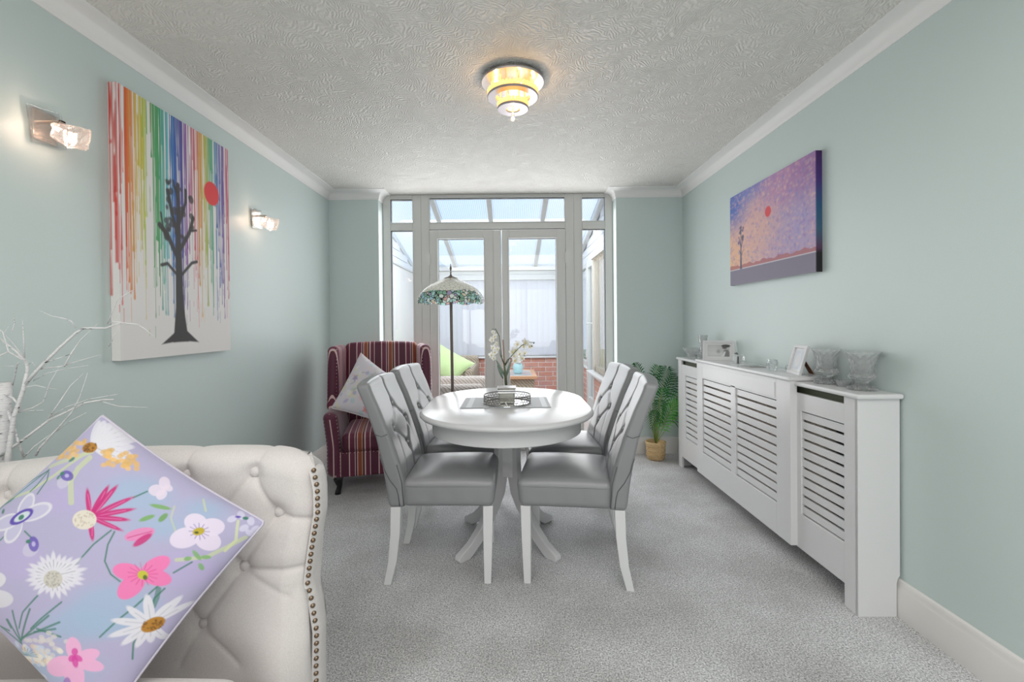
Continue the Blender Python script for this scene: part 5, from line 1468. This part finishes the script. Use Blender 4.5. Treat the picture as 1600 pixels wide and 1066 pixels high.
def paintL(u, v, asp):
    C = np.tile(lin(232, 228, 226), (len(u), 1)); rg = np.random.RandomState(11)
    key = [(-.06, (214, 60, 30)), (.0, (220, 30, 30)), (.07, (235, 120, 50)), (.13, (232, 196, 70)), (.18, (214, 210, 90)), (.24, (80, 170, 90)), (.30, (70, 170, 110)), (.36, (90, 190, 200)), (.42, (60, 110, 190)), (.47, (50, 70, 160)), (.52, (120, 90, 170)),
           (.57, (190, 110, 170)), (.61, (220, 80, 110)), (.645, (220, 50, 50)), (.68, (235, 180, 70)), (.73, (210, 205, 90)), (.78, (100, 180, 100)), (.83, (90, 170, 190)), (.88, (70, 90, 180)), (.93, (120, 90, 170)), (.98, (210, 90, 120)), (1.06, (220, 80, 100))]
    ku = [k[0] for k in key]; kc = np.array([lin(*k[1]) for k in key])
    for i in range(330):
        x = rg.uniform(-.06, 1.06); w = rg.choice([.0022, .003, .004, .006]); top = rg.choice([1.02, 1.02, 1.02, rg.uniform(.5, .95)]); L = rg.uniform(.12, .62) if rg.rand() < .72 else rg.uniform(.55, .88)
        if top < 1: L = rg.uniform(.08, .3)
        end = top-L; 
        if x < .03: end -= .10
        c = np.array([np.interp(x+rg.normal(0, .012), ku, kc[:, j]) for j in range(3)])*rg.uniform(.72, 1.0)
        wl = w*(1+.35*np.sin(v*rg.uniform(10, 30)+i)); dist = np.abs(u-x)
        drop = np.exp(-((v-end-.012)/.012)**2)*w*.5
        a = np.clip((wl+drop-dist)/.0022+.5, 0, 1)*np.clip((v-end)/.006, 0, 1)*np.clip((top-v)/.02, 0, 1)*rg.uniform(.55, .98)
        C = C*(1-a[:, None])+c*a[:, None]
    for i in range(70):
        x = rg.uniform(.0, 1); z_ = rg.uniform(.06, .40); L = rg.uniform(.02, .10); c = np.array([np.interp(x, ku, kc[:, j]) for j in range(3)])
        a = np.clip((.0022-np.abs(u-x))/.002+.5, 0, 1)*(v > z_)*(v < z_+L)*.6; C = C*(1-a[:, None])+c*a[:, None]
    # plain dark brushwork figure-less form: a bare tree with a red disc
    p = Paint(u, v/1.0, (0, 0, 0)); p.C = C; p.soft = .006
    p.x = u*asp; p.y = v; k = asp; blk = lin(58, 54, 54)
    p.poly([(.40*k, .055), (.425*k, .20), (.43*k, .42), (.445*k, .62), (.475*k, .62), (.485*k, .42), (.50*k, .20), (.54*k, .055)], blk)
    p.poly([(.30*k, .050), (.42*k, .10), (.53*k, .10), (.64*k, .050), (.47*k, .060)], blk)
    for pts, w in (([(.46*k, .40), (.36*k, .50), (.30*k, .53)], .024), ([(.455*k, .50), (.40*k, .60), (.37*k, .68)], .020), ([(.46*k, .60), (.46*k, .72)], .022), ([(.47*k, .56), (.53*k, .66), (.53*k, .71)], .016),
                   ([(.475*k, .45), (.56*k, .53), (.60*k, .60)], .020), ([(.48*k, .34), (.58*k, .40), (.63*k, .41)], .014), ([(.46*k, .33), (.36*k, .38), (.31*k, .37)], .014), ([(.33*k, .51), (.31*k, .58)], .010), ([(.57*k, .54), (.63*k, .55)], .010), ([(.455*k, .66), (.42*k, .73)], .010)): p.line(pts, w, blk, .97)
    for k_ in range(26):
        a_ = rg.uniform(0, 6.28); p.ell((.455+.14*rg.uniform(-1, 1))*k, .60+.12*rg.uniform(-1, 1), rg.uniform(.006, .02), rg.uniform(.006, .02), blk, rg.uniform(0, 180), .85)
    p.ell(.80*k, .745, .055, .055, lin(226, 62, 66))
    return p.C
canvas('canvas_print', 'tall canvas with rainbow paint drips over white on the left wall between the lights', XL+.001, -1.590, 1.925, 2.680, 1.060, 2.195, 300, 440, paintL, 0)
def paintR(u, v, asp):
    # warm glow lower left, blue corner upper left, violet right; dark pavement band at the foot
    s = u*asp; rg = np.random.RandomState(4)
    C = np.tile(lin(198, 168, 186), (len(u), 1)); p = Paint(1-u, v, (0, 0, 0)); p.C = C
    p.ell(.0, .35, .35, .35, lin(238, 190, 140), soft=.35, alpha=.95); p.ell(.35, .55, .35, .25, lin(222, 178, 170), soft=.3, alpha=.8); p.ell(.02, .95, .22, .30, lin(80, 115, 190), soft=.22, alpha=.95)
    p.ell(.35, 1.05, .25, .16, lin(110, 130, 200), soft=.18, alpha=.85); p.ell(.95, .95, .25, .35, lin(150, 105, 165), soft=.3, alpha=.8); p.ell(.85, .45, .2, .25, lin(168, 158, 205), soft=.3, alpha=.8); p.ell(.65, .9, .2, .2, lin(190, 140, 185), soft=.25, alpha=.7)
    p.soft = .01
    for i in range(1500):
        x_, y_ = rg.rand(), rg.uniform(.2, 1); c = [lin(214, 170, 190), lin(130, 140, 200), lin(150, 110, 175), lin(236, 200, 180)][rg.randint(4)]
        j = np.where((np.abs(p.x-x_) < .03) & (np.abs(p.y-y_) < .05))[0]
        q = np.clip(1-np.hypot((p.x[j]-x_)/rg.uniform(.006, .025), (p.y[j]-y_)/rg.uniform(.008, .03)), 0, 1)[:, None]*.38; p.C[j] = p.C[j]*(1-q)+c*q
    hz = .175+.008*np.sin(p.x*30)+.006*np.sin(p.x*71)
    a = (p.y < hz+.035)*.85; p.mix(a, lin(176, 108, 112)); a = (p.y < .165)*1.0; p.mix(a, lin(134, 128, 146)); a = ((p.y > .162) & (p.y < .172))*1.0; p.mix(a, lin(206, 200, 208))
    g = lin(98, 92, 118); p.soft = .006
    p.poly([(.150, .165), (.160, .44), (.170, .44), (.180, .165)], g)
    for pts, w in (([(.165, .40), (.135, .52)], .010), ([(.165, .42), (.168, .60)], .010), ([(.165, .38), (.20, .50)], .010), ([(.165, .30), (.195, .36)], .007), ([(.165, .32), (.14, .37)], .007)): p.line(pts, w, g)
    for k_ in range(14): p.ell(.165+rg.uniform(-.04, .04), .53+rg.uniform(-.09, .09), .012, .016, g, alpha=.8)
    p.ell(.525, .665, .036, .052, lin(224, 84, 92))
    side = (u < -.0001)
    dk = np.interp(v[side], [0, .16, .17, .3, .5, .7, 1], [0, .02, .02, .25, .5, .6, .3])
    cols = np.stack([np.interp(v[side], [0, .16, .2, .35, .55, .75, 1], [.01, .01, .10, .05, .02, .06, .05]), np.interp(v[side], [0, .16, .2, .35, .55, .75, 1], [.01, .01, .04, .12, .10, .03, .01]), np.interp(v[side], [0, .16, .2, .35, .55, .75, 1], [.012, .012, .10, .20, .22, .20, .10])], 1)
    p.C[side] = cols
    return p.C
canvas('canvas_print', 'wide sunset coloured canvas in violet, orange and blue on the right wall', XR-.001, 1.535, 2.356, 3.268, 1.440, 2.048, 300, 200, paintR, 0)

# ------------------------------------------------------------------ wall lights
M['smoked'] = mat('bronzed_chrome', (.60, .48, .40), .12, 1.0)
def wall_light(label, y, z):
    r = root('wall_light', label, 'wall light', (XL, y, z), 0, 'ice glass wall lights on the left wall')
    box('back_plate', .001, .012, -.042, .042, -.052, .052, M['smoked'], r, bevel=.002)
    rot = Matrix.Rotation(math.radians(8), 4, 'X')
    mb = MB().box(.014, .020, -.062, .062, -.062, .062); mb.v = [tuple(rot @ Vector(v)) for v in mb.v]; mb.build('glass_plate', M['candle_glass'], r, bevel=.002)
    MB().box(.012, .075, -.010, .010, .014, .022).box(.067, .075, -.010, .010, -.010, .022).build('arm', M['smoked'], r, bevel=.002)
    # faceted ice-cube shade
    rg = np.random.RandomState(3); V, Fc = rbox(.072, .080, .064, .012, 3, 3, 3)
    Rm = np.array(Matrix.Rotation(math.radians(24), 3, 'Y') @ Matrix.Rotation(math.radians(14), 3, 'X'))
    V = V*(1+.10*rg.uniform(-1, 1, (len(V), 1))); V[:, 2] *= 1+.25*(V[:, 0]/.04); V = (Rm @ V.T).T+np.array([.092, .008, -.024])
    mesh('glass_shade', V, Fc, M['lampglass'], r, False)
    V, Fc = rbox(.014, .014, .022, .006, 2, 2, 2); b = mesh('bulb', V+np.array([.092, .008, -.024]), Fc, M['bulb'], r)
    return r
for lab, y, z in (('glass cube wall light at the upper left, nearest the camera', 1.655, 1.905), ('glass cube wall light right of the tall rainbow canvas, farther away', 3.02, 1.885)):
    r = wall_light(lab, y, z-.006)
    point('wall_bulb_glow', (XL+.10, y, z-.050), .75, (1, .68, .52), .012)
    point('wall_bulb_glow', (XL+.07, y-.05, z-.02), .24, (1, .72, .56), .010)

# ------------------------------------------------------------------ crystal ceiling light
cl = root('ceiling_light', 'tiered crystal ceiling light glowing gold above the dining table', 'ceiling light', (.024, 2.32, 2.4))
MB().lathe([(0, 0), (.140, 0), (.140, -.012), (.154, -.014), (.156, -.020), (.152, -.026), (0, -.024)], 56).build('ceiling_plate', mat('plate_mirror', (.55, .50, .48), .25, .9), cl, smooth=False)
M['tint'] = mat('tinted_mirror_chrome', (.50, .46, .48), .32, .9)
def tier(z, ro, ri, nb):
    MB().lathe([(ri, z), (ro, z), (ro+.003, z-.003), (ro+.003, z-.009), (ro, z-.012), (ri, z-.012), (ri-.002, z-.006), (ri, z)], 56).build('tier_ring', M['tint'], cl, smooth=False)
    g = MB()
    for k in range(nb):
        t = 2*PI*k/nb; g.tube([((ro-.004)*math.cos(t-.05), (ro-.004)*math.sin(t-.05), z+.001), ((ro-.002)*math.cos(t+.05), (ro-.002)*math.sin(t+.05), z+.022)], [.0062, .0062], 6)
    g.build('crystal_band', M['goldcrystal'], cl, kind='stuff')
    g = MB()
    for k in range(int(nb*.7)):
        t = 2*PI*k/int(nb*.7); g.tube([((ri+.003)*math.cos(t), (ri+.003)*math.sin(t), z+.001), ((ri+.003)*math.cos(t+.08), (ri+.003)*math.sin(t+.08), z+.018)], [.005, .005], 6)
    g.build('crystal_band', M['goldcrystal'], cl, kind='stuff')
tier(-.085, .122, .084, 44); tier(-.142, .074, .034, 28)
for k in range(8):
    t = 2*PI*k/8+.2; MB().tube([(.105*math.cos(t), .105*math.sin(t), -.024), (.105*math.cos(t), .105*math.sin(t), -.085)], .003, 8).build('stem', M['goldcrystal'], cl, smooth=True)
for k in range(6):
    t = 2*PI*k/6; MB().tube([(.060*math.cos(t), .060*math.sin(t), -.024), (.060*math.cos(t), .060*math.sin(t), -.142)], .003, 8).build('stem', M['goldcrystal'], cl, smooth=True)
MB().lathe([(0, -.138), (.028, -.138), (.032, -.144), (.028, -.150), (0, -.150)], 24).build('light_core', M['goldcrystal2'], cl)
MB().lathe([(0, -.150), (.004, -.152), (.004, -.168), (.009, -.176), (.006, -.186), (.014, -.200), (.012, -.206), (0, -.210)], 10).build('finial', M['lampglass'], cl)
for k in range(5):
    t = 2*PI*k/5; point('ceiling_light_glow', (.024+.10*math.cos(t), 2.32+.10*math.sin(t), 2.335), .30, (1, .62, .30), .004)
point('ceiling_light_glow', (.024, 2.32, 2.20), .15, (1, .70, .42), .004)

# ------------------------------------------------------------------ conservatory furniture
rs = root('rattan_armchair', 'grey rattan armchair just beyond the left glass door', 'armchair', (-.80, 5.35, 0))
def rp(name, c, s, r_, m=None, n=(6, 6, 4)):
    V, Fc = rbox(*s, r_, *n); return mesh(name, V+np.array(c), Fc, m or M['wicker'], None)
for nm, c, s, r_ in (('arm', (.0, -.37, .28), (1.02, .14, .55), .05), ('arm', (0, .37, .28), (1.02, .14, .55), .05), ('seat', (.0, 0, .20), (.96, .60, .28), .03), ('backrest', (-.46, 0, .42), (.14, .80, .76), .05)):
    o = rp(nm, c, s, r_); o.parent = rs
V, Fc = rbox(.70, .60, .12, .05, 8, 8, 3); o = mesh('seat_cushion', V+np.array((.06, 0, .40)), Fc, mat('beige_cushion', (.70, .64, .58), .85), rs)
r2 = root('rattan_sofa', 'rattan sofa against the far conservatory wall under the blind', 'sofa', (-.96, 6.68, 0))
for nm, c, s, r_ in (('backrest', (0, .45, .36), (.96, .14, .70), .05), ('arm', (.40, .0, .30), (.14, .92, .60), .05), ('arm', (-.40, .0, .30), (.14, .92, .60), .05), ('seat', (0, 0, .20), (.86, .84, .30), .04)):
    o = rp(nm, c, s, r_, M['wicker2']); o.parent = r2
gc = root('scatter_cushion', 'bright lime green cushion on the rattan sofa seen through the left door', 'cushion', (-.85, 6.4, .55))
o, U, Vv, edge = cushion([P(688, 538, 6.55), P(742, 568, 6.25), P(705, 600, 6.15), P(655, 572, 6.4)], .16, 30, M['green'], gc, 'cover', (-.85, 6.4, .55))
r3 = root('side_table', 'rattan side table with a wood framed glass top behind the orchid', 'table', (.03, 6.45, 0))
o = rp('body', (0, 0, .235), (.56, .80, .47), .02, M['wicker2']); o.parent = r3
M['wood'] = mat('orange_pine', (.66, .36, .20), .4, var=.12, vscale=20)
MB().box(-.31, .31, -.44, -.38, .47, .51).box(-.31, .31, .38, .44, .47, .51).box(-.31, -.25, -.38, .38, .47, .51).box(.25, .31, -.38, .38, .47, .51).build('top_frame', M['wood'], r3, bevel=.005)
box('glass_top', -.25, .25, -.38, .38, .485, .505, mat('pale_glass_top', (.62, .70, .72), .08), r3)
tp = root('plant_pot', 'small teal glazed pot on the conservatory side table', 'pot', (.10, 6.35, .511))
MB().lathe([(0, 0), (.045, 0), (.065, .03), (.072, .09), (.060, .13), (.052, .14), (.048, .135), (.06, .09), (0, .02)], 24).build('body', M['teal'], tp, smooth=True)
sp_ = root('flowering_plant', 'small white flowering plant in the teal pot', 'plant', (.10, 6.35, .640))
for k in range(12):
    a = RNG.uniform(0, 6.3); rr = RNG.uniform(.0, .06); V, Fc = rbox(.05, .05, .035, .017, 2, 2, 2)
    mesh('bloom', V+np.array((rr*math.cos(a), rr*math.sin(a), RNG.uniform(.02, .10))), Fc, M['petal'], sp_)
